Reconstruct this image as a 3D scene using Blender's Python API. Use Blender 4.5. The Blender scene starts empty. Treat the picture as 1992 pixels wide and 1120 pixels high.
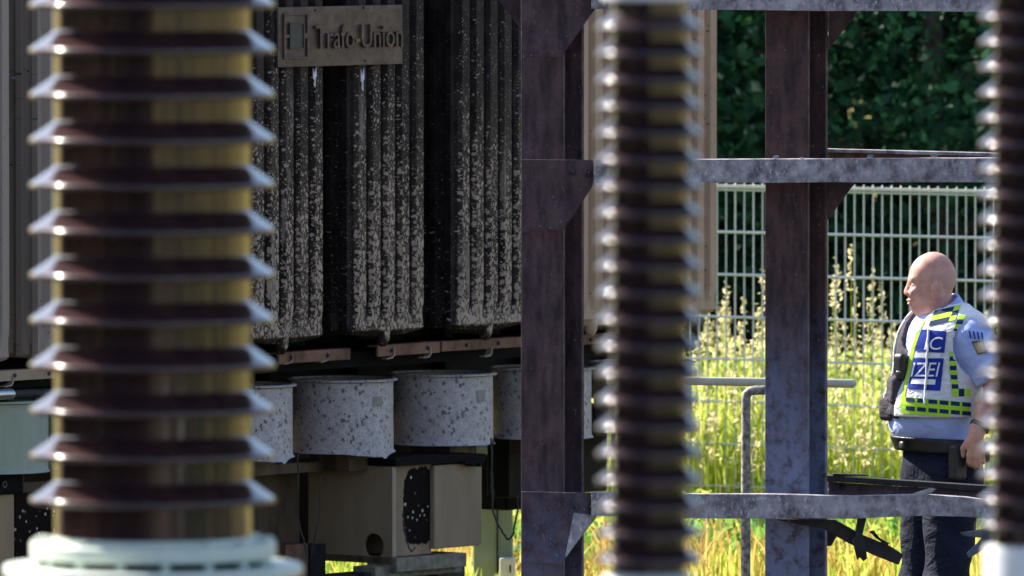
import bpy, bmesh, math, random
import numpy as np
from mathutils import Vector, Matrix
from mathutils.bvhtree import BVHTree
random.seed(7); rng = np.random.default_rng(11)
R = math.radians
S = bpy.context.scene
C = S.collection

# ------------------------------------------------------------------ camera
LENS, FPX, ZC = 400.0, 1992 * 400 / 36.0, 3.5
PITCH = math.atan(927 / FPX)
cd = bpy.data.cameras.new("camera"); cam = bpy.data.objects.new("camera", cd); C.objects.link(cam)
cam.location = (0, 0, ZC); cam.rotation_euler = (math.pi / 2 - PITCH, 0, 0)
cd.lens = LENS; cd.sensor_width = 36; cd.clip_start = 1; cd.clip_end = 3000
cd.dof.use_dof = True; cd.dof.focus_distance = 43.6; cd.dof.aperture_fstop = 7.6
S.camera = cam
FW = Vector((0, math.cos(PITCH), -math.sin(PITCH))); UP = Vector((0, math.sin(PITCH), math.cos(PITCH)))

# ------------------------------------------------------------------ light
SUN_EL, SUN_AZ_X, SUN_AZ_Y = R(39), -0.83, 0.56          # towards the sun: left, slightly behind
sd = Vector((SUN_AZ_X, SUN_AZ_Y, 0)).normalized() * math.cos(SUN_EL); sd.z = math.sin(SUN_EL)
W = bpy.data.worlds.new("World"); S.world = W; W.use_nodes = True
wn = W.node_tree.nodes; wl = W.node_tree.links
sky = wn.new("ShaderNodeTexSky"); sky.sky_type = 'NISHITA'; sky.sun_disc = False
sky.ozone_density = 1.5; sky.dust_density = 1.8; sky.sun_elevation = SUN_EL; sky.sun_rotation = math.atan2(sd.x, sd.y)
wl.new(sky.outputs[0], wn["Background"].inputs[0]); wn["Background"].inputs[1].default_value = 0.10
ld = bpy.data.lights.new("sun", 'SUN'); ld.energy = 5.0; ld.angle = R(0.53); ld.color = (1, .93, .82)
sun = bpy.data.objects.new("sun", ld); C.objects.link(sun)
sun.rotation_euler = sd.to_track_quat('Z', 'Y').to_euler()
S.view_settings.view_transform = 'Standard'; S.view_settings.look = 'None'
S.view_settings.gamma = 1; S.view_settings.exposure = 1.5
S.render.engine = 'CYCLES'; S.cycles.use_denoising = True
S.cycles.max_bounces = 7; S.cycles.transparent_max_bounces = 8

# ------------------------------------------------------------------ pixel helpers (photo pixels, 1992 wide)
def ray(px, py):
    return FW + Vector((1, 0, 0)) * ((px - 996) / FPX) + UP * ((560 - py) / FPX)
def P(px, py, d):
    r = ray(px, py); t = d / r.y
    return Vector((0, 0, ZC)) + r * t
def sc(d): return FPX / d            # photo pixels per metre at distance d

# ------------------------------------------------------------------ object helpers
def tag(o, label=None, cat=None, group=None, kind=None):
    if label: o["label"] = label
    if cat: o["category"] = cat
    if group: o["group"] = group
    if kind: o["kind"] = kind
    return o
def empty(name, loc, rz=0.0):
    o = bpy.data.objects.new(name, None); C.objects.link(o)
    o.location = loc; o.rotation_euler = (0, 0, rz); o.empty_display_size = .1
    return o
def mesh_obj(name, verts, faces, mats, parent=None, smooth=None, fmat=None, bevel=0):
    me = bpy.data.meshes.new(name); me.from_pydata([tuple(v) for v in verts], [], faces)
    for m in (mats if isinstance(mats, (list, tuple)) else [mats]): me.materials.append(m)
    if fmat is not None: me.polygons.foreach_set("material_index", fmat)
    me.update()
    o = bpy.data.objects.new(name, me); C.objects.link(o)
    if parent: o.parent = parent
    if smooth is not None:
        if smooth == 'all': me.polygons.foreach_set("use_smooth", [True] * len(me.polygons))
        else: me.shade_smooth(); me.set_sharp_from_angle(angle=R(smooth))
    if bevel:
        b = o.modifiers.new("bevel", 'BEVEL'); b.width = bevel; b.segments = 2; b.limit_method = 'ANGLE'
    return o

class MB:
    """collects shapes, builds ONE mesh"""
    def __init__(s): s.v = []; s.f = []
    def add(s, v, f):
        n = len(s.v); s.v += [Vector(p) for p in v]; s.f += [tuple(i + n for i in q) for q in f]; return s
    def box(s, x0, x1, y0, y1, z0, z1):
        return s.add([(x, y, z) for z in (z0, z1) for y in (y0, y1) for x in (x0, x1)],
                     [(0, 2, 3, 1), (4, 5, 7, 6), (0, 1, 5, 4), (2, 6, 7, 3), (0, 4, 6, 2), (1, 3, 7, 5)])
    def lathe(s, prof, n=48, c=(0, 0, 0), close=True):
        c = Vector(c); m = len(prof)
        v = [c + Vector((r * math.cos(2 * math.pi * k / n), r * math.sin(2 * math.pi * k / n), z)) for r, z in prof for k in range(n)]
        f = [(i * n + k, i * n + (k + 1) % n, (i + 1) * n + (k + 1) % n, (i + 1) * n + k) for i in range(m - 1) for k in range(n)]
        if close: f += [tuple(range(n - 1, -1, -1)), tuple(range((m - 1) * n, m * n))]
        return s.add(v, f)
    def tube(s, pts, r, n=10, cap=True):
        pts = [Vector(p) for p in pts]; rr = r if isinstance(r, (list, tuple)) else [r] * len(pts)
        v = []; ref = None
        for i, p in enumerate(pts):
            d = (pts[min(i + 1, len(pts) - 1)] - pts[max(i - 1, 0)]).normalized()
            if ref is None: ref = d.orthogonal().normalized()
            a = (ref - d * ref.dot(d)).normalized(); b = d.cross(a); ref = a
            v += [p + (a * math.cos(2 * math.pi * k / n) + b * math.sin(2 * math.pi * k / n)) * rr[i] for k in range(n)]
        f = [(i * n + k, i * n + (k + 1) % n, (i + 1) * n + (k + 1) % n, (i + 1) * n + k) for i in range(len(pts) - 1) for k in range(n)]
        if cap: f += [tuple(range(n - 1, -1, -1)), tuple(range((len(pts) - 1) * n, len(pts) * n))]
        return s.add(v, f)
    def prism(s, poly, off):
        """polygon (list of points) given thickness along vector off"""
        n = len(poly); off = Vector(off)
        v = [Vector(p) for p in poly] + [Vector(p) + off for p in poly]
        return s.add(v, [tuple(range(n - 1, -1, -1)), tuple(range(n, 2 * n))] + [(k, (k + 1) % n, n + (k + 1) % n, n + k) for k in range(n)])
    def build(s, name, mat, parent=None, smooth=None, bevel=0):
        o = mesh_obj(name, s.v, s.f, mat, parent, None, None, 0)
        bm = bmesh.new(); bm.from_mesh(o.data); bmesh.ops.recalc_face_normals(bm, faces=bm.faces); bm.to_mesh(o.data); bm.free()
        if smooth: o.data.shade_smooth(); o.data.set_sharp_from_angle(angle=R(smooth))
        if bevel:
            b = o.modifiers.new("bevel", 'BEVEL'); b.width = bevel; b.segments = 2; b.limit_method = 'ANGLE'
        return o

# ------------------------------------------------------------------ materials
class NT:
    def __init__(s, name):
        s.m = bpy.data.materials.new(name); s.m.use_nodes = True
        s.t = s.m.node_tree; s.b = s.t.nodes["Principled BSDF"]
    def n(s, kind, **kw):
        o = s.t.nodes.new("ShaderNode" + kind)
        for k, v in kw.items(): setattr(o, k, v)
        return o
    def put(s, inp, val):
        if hasattr(val, "links") or hasattr(val, "is_linked"): s.t.links.new(val, inp)
        else: inp.default_value = val
    def coord(s, obj=None):
        tc = s.n("TexCoord")
        if obj: tc.object = obj
        return tc.outputs["Object"]
    def scale(s, v, sv, loc=(0, 0, 0)):
        mp = s.n("Mapping"); s.put(mp.inputs[0], v); mp.inputs["Scale"].default_value = sv; mp.inputs["Location"].default_value = loc
        return mp.outputs[0]
    def noise(s, v, sc_, detail=4, rough=.6, dist=0):
        t = s.n("TexNoise"); s.put(t.inputs["Vector"], v); t.inputs["Scale"].default_value = sc_
        t.inputs["Detail"].default_value = detail; t.inputs["Roughness"].default_value = rough; t.inputs["Distortion"].default_value = dist
        return t.outputs["Fac"]
    def voro(s, v, sc_, feature='F1', rnd=1):
        t = s.n("TexVoronoi", feature=feature); s.put(t.inputs["Vector"], v); t.inputs["Scale"].default_value = sc_
        t.inputs["Randomness"].default_value = rnd
        return t.outputs["Distance"]
    def math(s, op, a, b=0.0, clamp=False):
        t = s.n("Math", operation=op, use_clamp=clamp); s.put(t.inputs[0], a); s.put(t.inputs[1], b); return t.outputs[0]
    def ss(s, v, lo, hi, a=0.0, b=1.0):
        t = s.n("MapRange", interpolation_type='SMOOTHSTEP'); s.put(t.inputs[0], v)
        for i, x in enumerate((lo, hi, a, b)): s.put(t.inputs[i + 1], x)
        return t.outputs[0]
    def mix(s, fac, a, b):
        t = s.n("Mix", data_type='RGBA'); s.put(t.inputs[0], fac)
        s.put(t.inputs[6], (*a, 1) if isinstance(a, tuple) else a); s.put(t.inputs[7], (*b, 1) if isinstance(b, tuple) else b)
        return t.outputs[2]
    def xyz(s, v):
        t = s.n("SeparateXYZ"); s.put(t.inputs[0], v); return t.outputs
    def bump(s, h, dist=.01, strength=.5):
        t = s.n("Bump"); s.put(t.inputs["Height"], h); t.inputs["Distance"].default_value = dist; t.inputs["Strength"].default_value = strength
        s.t.links.new(t.outputs[0], s.b.inputs["Normal"])
    def out(s, col, rough=.6, metal=0.0, spec=.5):
        s.put(s.b.inputs["Base Color"], (*col, 1) if isinstance(col, tuple) else col)
        s.put(s.b.inputs["Roughness"], rough); s.b.inputs["Metallic"].default_value = metal
        s.b.inputs["Specular IOR Level"].default_value = spec
        return s.m

def plain(name, col, rough=.6, metal=0.0, spec=.5, var=.18, sc_=30, bump=0.0, coat=0):
    t = NT(name); v = t.coord(); f = t.noise(v, sc_, 5)
    m = t.out(t.mix(t.ss(f, .3, .7), tuple(c * (1 - var) for c in col), tuple(min(1, c * (1 + var)) for c in col)), rough, metal, spec)
    if bump: t.bump(t.noise(v, sc_ * 4, 4), .004, bump)
    if coat: t.b.inputs["Coat Weight"].default_value = coat; t.b.inputs["Coat Roughness"].default_value = .05
    return m

def steel_mat(name, base, dark, pale, blue, zlo=None, zhi=None, stretch=.22, crust=0):
    """burnt structural steel: rust film, streaks, flaked pale spots, bare bluish metal towards the bottom"""
    t = NT(name); g = t.coord()
    st = t.scale(g, (1, 1, stretch))
    col = t.mix(t.ss(t.noise(st, 26, 6, .65), .32, .68), dark, base)
    col = t.mix(t.math('MULTIPLY', t.ss(t.noise(g, 7, 4), .45, .7), .55), col, tuple(c * 1.5 for c in base))
    z = t.xyz(g)[2]
    if zlo is not None:
        e = t.math('ADD', z, t.math('MULTIPLY', t.noise(st, 9, 6, .7), .9))
        col = t.mix(t.math('MULTIPLY', t.ss(e, zhi + .45, zlo + .45), t.ss(t.noise(g, 16, 6, .7), .30, .56)), col, blue)
    fl = t.ss(t.noise(t.scale(g, (1, 1, .6)), 85, 6, .7), .60 - crust * .06, .69)
    pt = t.ss(t.noise(g, 6, 3), .46 - crust * .16, .64)
    col = t.mix(t.math('MULTIPLY', t.math('MULTIPLY', fl, pt), .8), col, pale)
    t.bump(t.noise(g, 120, 5, .7), .003, .5)
    return t.out(col, t.ss(t.noise(g, 40, 4), .3, .7, .5, .8), .1, .3)

M = {}
M['steel'] = steel_mat("burnt_steel", (.082, .046, .054), (.022, .013, .019), (.36, .38, .45), (.13, .15, .24), .2, 1.2)
M['steel_blue'] = steel_mat("blued_steel", (.080, .042, .042), (.024, .014, .017), (.42, .45, .56), (.165, .19, .30), 1.0, 1.8)
M['galv'] = steel_mat("scorched_galvanised_steel", (.36, .335, .365), (.11, .085, .10), (.80, .78, .84), (.2, .2, .27), None, None, .8, 1)
M['char'] = steel_mat("charred_steel", (.03, .027, .03), (.012, .011, .013), (.3, .3, .34), (.05, .05, .07))
M['rust'] = steel_mat("rusted_flat_steel", (.20, .098, .066), (.10, .046, .034), (.32, .25, .22), (.1, .07, .07))
M['black'] = plain("soot_black", (.005, .004, .005), .8, spec=.12, var=.4)
M['wire'] = plain("charred_wire", (.012, .010, .010), .6)
M['pale_flange'] = plain("pale_grey_green_paint", (.56, .62, .55), .35, var=.08, sc_=8)
M['white_cap'] = plain("white_enamel", (.72, .74, .76), .35, var=.06)
M['bolt'] = plain("dark_bolt", (.06, .055, .06), .5, .6, var=.3)
M['silver'] = plain("bare_metal_tube", (.5, .5, .52), .3, .9)
M['pipe_pale'] = plain("pale_painted_pipe", (.48, .46, .38), .5, var=.12, sc_=14)
M['sage'] = plain("sage_green_paint", (.255, .33, .255), .5, var=.10, sc_=5)
M['zinc'] = plain("zinc_fence_wire", (.48, .55, .60), .42, .2, var=.08)
M['zinc_sunlit'] = plain("zinc_sunlit_top_rail", (.66, .66, .58), .4, .1, var=.08)  # fence zinc with the sun's pale warm tone put into the colour
M['concrete'] = plain("weathered_concrete", (.26, .22, .19), .85, var=.25, sc_=18, bump=.6)

def porcelain(name, dark, warm):
    t = NT(name); g = t.coord()
    f = t.noise(t.scale(g, (1, 1, .12)), 9, 4)
    col = t.mix(t.ss(f, .3, .7), dark, warm)
    t.put(t.b.inputs["Coat Weight"], .5); t.b.inputs["Coat Roughness"].default_value = .20
    t.bump(t.noise(g, 14, 3), .004, .12)
    return t.out(col, .08, 0, .5)
M['porc'] = porcelain("brown_glazed_porcelain", (.022, .010, .014), (.050, .023, .020))
M['porc2'] = porcelain("umber_glazed_porcelain", (.020, .010, .014), (.038, .020, .020))

def mottled_drum():
    t = NT("blistered_grey_paint"); g = t.coord()
    v = t.scale(g, (1, 1, .8))
    w = t.n("VectorMath", operation='ADD'); nz = t.n("TexNoise"); t.put(nz.inputs["Vector"], g); nz.inputs["Scale"].default_value = 60
    sb = t.n("VectorMath", operation='SCALE'); t.put(sb.inputs[0], nz.outputs["Color"]); sb.inputs["Scale"].default_value = .02
    t.put(w.inputs[0], v); t.put(w.inputs[1], sb.outputs[0])
    big = t.voro(w.outputs[0], 46)
    rare = t.ss(t.noise(g, 10, 4), .38, .55)
    spot = t.math('MULTIPLY', t.ss(big, .36, .25), rare)
    small = t.math('MULTIPLY', t.ss(t.noise(w.outputs[0], 150, 4, .7), .53, .62), .8)
    col = t.mix(t.ss(t.noise(g, 30, 5), .3, .7), (.41, .345, .345), (.55, .475, .475))
    col = t.mix(small, col, (.17, .14, .15)); col = t.mix(t.math('MULTIPLY', spot, .85), col, (.075, .06, .062))
    z = t.xyz(g)[2]
    t.bump(t.noise(g, 160, 4), .003, .5)
    return t.out(col, .6, 0, .35)
M['drum'] = mottled_drum()

def ground_mat():
    t = NT("meadow_soil"); g = t.coord()
    col = t.mix(t.ss(t.noise(g, .35, 5), .35, .65), (.16, .17, .04), (.42, .27, .07))
    col = t.mix(t.ss(t.noise(g, 5, 6, .7), .5, .65), col, (.10, .14, .035))
    t.bump(t.noise(g, 30, 5), .03, .8)
    return t.out(col, .95, 0, .2)
M['ground'] = ground_mat()

# ------------------------------------------------------------------ terrain
n = 40; half = 900.0
gx = [-half + 2 * half * i / n for i in range(n + 1)]
mesh_obj("ground", [(x, y, 0) for y in gx for x in gx], [(j * (n + 1) + i, j * (n + 1) + i + 1, (j + 1) * (n + 1) + i + 1, (j + 1) * (n + 1) + i) for j in range(n) for i in range(n)], M['ground'])["kind"] = "structure"

def gravel_mat():
    t = NT("warm_gravel"); g = t.coord()
    col = t.mix(t.ss(t.noise(g, .5, 5), .35, .65), (.11, .085, .06), (.20, .145, .085))
    col = t.mix(t.ss(t.voro(g, 28), .1, .5), col, (.07, .058, .048))
    t.bump(t.voro(g, 28), .03, .9)
    return t.out(col, .95, 0, .15)
M['gravel'] = gravel_mat()
yv, yf = [], []
for j in range(21):
    for i in range(21): yv.append((-45 + i * 3.6 + .7 * math.sin(j * 1.7) * (i == 20), -45 + j * 4.72 + .25 * math.sin(i * 2.3) * (j == 20), .004))
for j in range(20):
    for i in range(20): yf.append((j * 21 + i, j * 21 + i + 1, (j + 1) * 21 + i + 1, (j + 1) * 21 + i))
mesh_obj("gravel_yard", yv, yf, M['gravel'])["kind"] = "structure"
# ================================================================== TRANSFORMER
TA = R(52)
tw = P(748, 500, 47.0); tw.z = 0
u = Vector((math.cos(TA), math.sin(TA), 0)); vv = Vector((-math.sin(TA), math.cos(TA), 0))
TR = empty("transformer", tw, TA)
tag(TR, "large burnt tan transformer with sooty ribbed radiators, nameplate and grey fan drums below", "transformer")
def LA(px, py, yl=0.0):      # photo pixel -> transformer-local point on the plane local y = yl
    r = ray(px, py); o = Vector((0, 0, ZC)); t = ((tw + vv * yl - o).dot(vv)) / r.dot(vv); p = o + r * t - tw
    return Vector((p.dot(u), p.dot(vv), p.z))
def LB(px, py, xl):
    r = ray(px, py); o = Vector((0, 0, ZC)); t = ((tw + u * xl - o).dot(u)) / r.dot(u); p = o + r * t - tw
    return Vector((p.dot(u), p.dot(vv), p.z))

def soot_mat():
    t = NT("sooty_radiator_paint"); g = t.coord(TR); x, y, z = t.xyz(g)
    # where the fire reached along the row
    wob = t.math('MULTIPLY', t.math('SUBTRACT', t.noise(g, 3, 4), .5), .3)
    xs = t.math('ADD', x, wob)
    burnt = t.math('MULTIPLY', t.ss(xs, -2.15, -1.85), t.ss(xs, 1.22, 1.10))
    # droplets: elongated cells washed clear of soot, larger towards the bottom
    wv = t.n("VectorMath", operation='ADD'); nz = t.n("TexNoise"); t.put(nz.inputs["Vector"], g); nz.inputs["Scale"].default_value = 22
    sb = t.n("VectorMath", operation='SCALE'); t.put(sb.inputs[0], nz.outputs["Color"]); sb.inputs["Scale"].default_value = .02
    t.put(wv.inputs[0], g); t.put(wv.inputs[1], sb.outputs[0])
    vs = t.scale(wv.outputs[0], (1, 0.02, .55))
    d1 = t.voro(vs, 80); d2 = t.voro(t.scale(wv.outputs[0], (1, .02, .72), (3.1, 0, 1.7)), 165)
    hz = t.ss(z, 2.95, 1.35)                       # more droplets low down
    big = t.noise(t.scale(g, (1, 1, .45)), 4.5, 4, .6)
    thr = t.math('ADD', t.math('ADD', t.math('MULTIPLY', hz, .40), .08), t.math('MULTIPLY', t.math('SUBTRACT', big, .5), .55))
    ridge = t.ss(y, -.007, -.018)                # soot stays in the grooves
    thr = t.math('MULTIPLY', thr, t.math('ADD', t.math('MULTIPLY', ridge, .66), .34))
    sp = t.math('MAXIMUM', t.ss(t.math('SUBTRACT', thr, d1), -.04, .06), t.ss(t.math('SUBTRACT', t.math('ADD', t.math('MULTIPLY', thr, .7), .06), d2), -.02, .06))
    soot = t.mix(t.ss(t.noise(g, 14, 4), .3, .7), (.009, .006, .007), (.032, .022, .021))
    wash = t.mix(t.noise(g, 35, 4), (.28, .19, .14), (.58, .45, .37))
    soot = t.mix(t.math('MULTIPLY', t.math('MULTIPLY', hz, ridge), t.ss(t.noise(t.scale(g, (1, 1, .3)), 6, 5), .40, .62)), soot, (.085, .060, .048))
    c1 = t.mix(sp, soot, wash)
    # washed-off runs
    run = t.math('MULTIPLY', t.ss(t.noise(t.scale(g, (1, 1, .2)), 11, 5, .6), .60, .68), t.math('MULTIPLY', ridge, t.ss(z, 2.45, 2.2)))
    c1 = t.mix(t.math('MULTIPLY', run, .75), c1, (.24, .185, .16))
    tan = t.mix(t.ss(t.noise(t.scale(g, (1, 1, .1)), 14, 5), .3, .7), (.40, .265, .185), (.52, .355, .25))
    dots = t.math('MULTIPLY', t.ss(t.voro(t.scale(g, (1, .02, .6)), 55), .2, .13), t.ss(t.noise(g, 2.5, 3), .44, .62))
    tan = t.mix(t.math('MULTIPLY', dots, .8), tan, (.09, .06, .05))
    t.bump(t.noise(g, 90, 4), .003, .3)
    tan = t.mix(t.math('MULTIPLY', t.ss(x, -1.5, -2.0), .8), tan, t.mix(dots, (.27, .235, .215), (.06, .05, .045)))
    return t.out(t.mix(burnt, tan, c1), .6, 0, .16)
M['soot'] = soot_mat()
def tank_mat(name, tan1, tan2, dark, thr0, thr1):
    t = NT(name); g = t.coord(TR)
    col = t.mix(t.ss(t.noise(t.scale(g, (1, 1, .3)), 9, 6, .65), .3, .7), tan1, tan2)
    grime = t.ss(t.noise(t.scale(g, (1.2, 1.2, .35)), 5, 6, .7), thr0, thr1)
    col = t.mix(t.math('MULTIPLY', grime, .85), col, dark)
    fl = t.ss(t.noise(g, 140, 3), .66, .72)
    col = t.mix(t.math('MULTIPLY', fl, .5), col, (.05, .035, .03))
    t.bump(t.noise(g, 100, 4), .003, .3)
    return t.out(col, .7, 0, .2)
M['tank_dark'] = tank_mat("smoked_tank_paint", (.010, .008, .008), (.020, .015, .013), (.004, .0035, .004), .42, .6)
M['tank_brown'] = tank_mat("smoked_brown_paint", (.10, .066, .042), (.145, .10, .066), (.03, .022, .018), .46, .66)
M['tank_tan'] = tank_mat("tan_tank_paint", (.26, .178, .118), (.32, .222, .15), (.07, .048, .036), .58, .82)
M['tank_pale'] = tank_mat("pale_tan_tank_paint", (.33, .25, .18), (.38, .29, .21), (.17, .125, .09), .6, .85)
M['tank_sage'] = tank_mat("sage_fan_paint", (.29, .325, .27), (.34, .375, .31), (.3, .33, .28), .6, .85)

def charred_patch():
    t = NT("charred_paint_patch"); g = t.coord(TR)
    sp = t.ss(t.voro(t.scale(g, (1, 1, .9)), 34), .26, .17)
    keep = t.ss(t.noise(g, 9, 3), .42, .56)
    col = t.mix(t.math('MULTIPLY', sp, keep), (.009, .005, .005), (.55, .48, .42))
    return t.out(col, .85, 0, .1)
M['patch'] = charred_patch()

# ---- radiator banks
def plate_mesh(w, z0, z1, flutes=5, h=.032, thick=.03, front=True):
    prof = [(-w / 2, 0.0), (-w / 2 + .012, 0.0)]
    pitch = (w - .024) / flutes
    for k in range(flutes):
        a = -w / 2 + .012 + k * pitch
        prof += [(a + pitch * .14, 0), (a + pitch * .28, 1), (a + pitch * .78, 1), (a + pitch * .92, 0)]
    prof += [(w / 2 - .012, 0.0), (w / 2, 0.0)]
    rows = [(z0, 0, .010), (z0 + .012, .0, 0), (z0 + .05, .25, 0), (z0 + .085, .55, 0), (z0 + .125, 1, 0), (z1 - .12, 1, 0), (z1 - .06, .2, 0), (z1, 0, .01)]
    v, f = [], []; m = len(prof)
    for z, s_, inn in rows:
        for i, (x, q) in enumerate(prof):
            bow = -.018 * (1 - (2 * x / w) ** 2) if z == z0 else 0
            base = .55 if (0 < s_ < 1 and 1 < i < m - 2) else 0
            v.append((x, -(h * q * s_) - (h * .62 * (1 - s_) if (z0 < z < z1 and 1 < i < m - 2) else 0) + inn, z + bow))
    for r in range(len(rows) - 1):
        for i in range(m - 1): f.append((r * m + i, r * m + i + 1, (r + 1) * m + i + 1, (r + 1) * m + i))
    nb = len(v)
    v += [(-w / 2, thick, z0), (w / 2, thick, z0), (-w / 2, thick, z1), (w / 2, thick, z1)]
    f.append((nb + 1, nb, nb + 2, nb + 3)); R0 = (len(rows) - 1) * m
    f.append((nb,) + tuple(range(0, m))[::1] + (nb + 1,)); f.append(tuple(range(R0 + m - 1, R0 - 1, -1)) + (nb + 2, nb + 3))
    f.append(tuple([nb + 2] + [r * m for r in range(len(rows) - 1, -1, -1)] + [nb])[::-1]); f.append(tuple([nb + 1] + [r * m + m - 1 for r in range(len(rows))] + [nb + 3])[::-1])
    return v, f
ZTOP = 3.15
def bank(pxl, pxr, pyb, mat, nplates=6):
    a, b = LA(pxl, pyb), LA(pxr, pyb); w = b.x - a.x; xm = (a.x + b.x) / 2; zb = LA((pxl + pxr) / 2, pyb).z
    root = empty("radiator", (xm, 0, 0)); root.parent = TR
    me0 = None
    for k in range(nplates):
        v, f = plate_mesh(w, zb, ZTOP)
        if me0 is None:
            o = mesh_obj("radiator_plate", v, f, mat, root, None); o.data.shade_smooth(); o.data.set_sharp_from_angle(angle=R(24)); me0 = o
            bm = bmesh.new(); bm.from_mesh(o.data); bmesh.ops.recalc_face_normals(bm, faces=bm.faces); bm.to_mesh(o.data); bm.free()
        else:
            o = me0.copy(); C.objects.link(o); o.parent = root
        o.location.y = k * .085
    for z in (zb + .07, ZTOP - .07):
        m = MB(); m.tube([(0, -.012, z), (0, .75, z)], .032, 12); m.build("header_pipe", mat, root, 40)
    m = MB(); m.lathe([(.008, -.062), (.018, -.056), (.028, -.035), (.031, -.012), (.031, .02)], 14, (0, .012, zb))
    m.build("drain_plug", mat, root, 40)
    return root
for pl, pr, pb in ((-126, 16, 704), (74, 222, 690), (275, 424, 676), (476, 626, 660), (675, 822, 645), (877, 1020, 633), (1078, 1228, 625), (1262, 1391, 609)):
    bank(pl, pr, pb, M['soot'])

# ---- tank body behind the banks
m = MB(); xl = LA(-330, 600, .8).x; xr = LA(1250, 600, .8).x
m.box(xl, xr, .78, 2.0, .95, 3.3)
for k in range(9):
    x = xl + .3 + k * (xr - xl - .6) / 8; m.box(x - .03, x + .03, .70, .78, 1.0, 3.2)
m.build("tank", M['tank_dark'], TR, None, .008)
m = MB(); m.box(xl - .06, xr + .06, .64, 2.1, 3.302, 3.36); m.build("tank_cover", M['tank_brown'], TR, None, .006)
# vertical pipe in the left-hand gap
m = MB(); p = LA(47, 500, .3); q = LA(24, 500, .45)
m.tube([(p.x, .2, 1.2), (p.x, .2, 3.2)], .022, 12); m.build("riser_pipe", plain("grey_riser_paint", (.27, .265, .25), .5), TR, 40)
m = MB(); a = LA(8, 152, 0.12); b = LA(62, 152, 0.12); m.tube([a, b], .006, 8); m.build("tie_rod", M['galv'], TR)

# ---- nameplate
NPY = -.05
c0, c1, c2, c3 = LA(541, 131, NPY), LA(783, 121, NPY), LA(782, 4, NPY), LA(540, 14, NPY)
def plate_mat():
    t = NT("tarnished_nameplate"); g = t.coord(TR)
    col = t.mix(t.ss(t.noise(g, 16, 6, .7), .35, .65), (.056, .032, .030), (.115, .074, .062))
    col = t.mix(t.math('MULTIPLY', t.ss(t.noise(t.scale(g, (1, 1, .7), (2, 0, 0)), 9, 5, .7), .55, .72), .7), col, (.21, .15, .085))
    col = t.mix(t.ss(t.noise(g, 120, 4, .7), .62, .72), col, (.30, .26, .24))
    t.bump(t.noise(g, 150, 4), .002, .5)
    return t.out(col, .45, .25, .5)
M['np'] = plate_mat(); M['np_dark'] = plain("dark_emblem_inset", (.032, .03, .032), .5, var=.3)
NP = empty("nameplate", c0); NP.parent = TR
X1 = (c1 - c0).x; Z1 = (c3 - c0).z
m = MB(); m.box(0, X1, 0, .012, 0, Z1); m.build("backing_plate", M['np'], NP, None, .002)
def npx(px, py): p = LA(px, py, NPY) - c0; return p.x, p.z
# emblem: open rectangular frame with tabs round an inset rectangle
ex0, ez0 = npx(550, 115); ex1, ez1 = npx(598, 25); t_ = .010
m = MB()
m.box(ex0, ex1, -.009, .0, ez1 - t_ * .8, ez1); m.box(ex0, ex1, -.009, .0, ez0, ez0 + t_ * .8)
zm = (ez0 + ez1) / 2
m.box(ex0, ex0 + t_, -.009, 0, ez0 + t_ * .8, ez1 - t_ * .8); m.box(ex1 - t_, ex1, -.009, 0, ez0 + t_ * .8, zm - .012); m.box(ex1 - t_, ex1, -.009, 0, zm + .012, ez1 - t_ * .8)
ix0, iz0 = npx(562, 93); ix1, iz1 = npx(587, 46)
m.box(ex0 + t_, ix0 - .004, -.009, 0, zm - .006, zm + .006); m.box(ix1 + .004, ex1 - t_, -.009, 0, zm - .006, zm + .006)
m.build("emblem_frame", M['np'], NP, None, .0015)
m = MB(); m.box(ix0, ix1, -.007, 0, iz0, iz1); m.build("emblem_inset", M['np_dark'], NP, None, .001)
m = MB(); w_ = .005
m.box(ix0 - w_, ix0, -.011, 0, iz0 - w_, iz1 + w_); m.box(ix1, ix1 + w_, -.011, 0, iz0 - w_, iz1 + w_); m.box(ix0, ix1, -.011, 0, iz1, iz1 + w_); m.box(ix0, ix1, -.011, 0, iz0 - w_, iz0)
m.build("emblem_rim", M['np_dark'], NP)
def text_mesh(s, extrude=.005, bev=.0008):
    cu = bpy.data.curves.new("txt", 'FONT'); cu.body = s; cu.extrude = extrude; cu.bevel_depth = bev; cu.size = 1; cu.resolution_u = 4
    o = bpy.data.objects.new("txt", cu); C.objects.link(o); bpy.context.view_layer.update()
    me = bpy.data.meshes.new_from_object(o.evaluated_get(bpy.context.evaluated_depsgraph_get()))
    bpy.data.objects.remove(o); bpy.data.curves.remove(cu); return me
me = text_mesh("Trafo-Union", .5, 0.0)
vs = np.array([v.co[:] for v in me.vertices]); lo, hi = vs.min(0), vs.max(0)
tx0, tz0 = npx(610, 95); tx1, tz1 = npx(779, 45)
vs = (vs - lo) / (hi - lo)
# whole word as one raised casting, slightly heavier than the font
nv = np.c_[tx0 + vs[:, 0] * (tx1 - tx0), -.014 + vs[:, 2] * .014, tz0 + vs[:, 1] * (tz1 - tz0)]
for i, v in enumerate(me.vertices): v.co = nv[i]
me.materials.append(M['np']); o = bpy.data.objects.new("lettering", me); C.objects.link(o); o.parent = NP; me.name = "lettering"
bm = bmesh.new(); bm.from_mesh(me); bmesh.ops.recalc_face_normals(bm, faces=bm.faces); bm.to_mesh(me); bm.free()
for px, py in ((613, 20), (707, 15), (710, 118)):
    x, z = npx(px, py); m = MB(); m.lathe([(.0045, 0), (.0045, .004), (.002, .006)], 10)
    o = m.build("rivet", M['black'], NP); o.rotation_euler = (R(90), 0, 0); o.location = (x, .002, z)
m = MB(); zc_ = Z1 * .5; m.box(.12, .16, .012, .052, zc_ - .05, zc_ + .05); m.box(X1 - .12, X1 - .08, .012, .052, zc_ - .05, zc_ + .05); m.build("mounting_stub", M['tank_dark'], NP)
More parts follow.
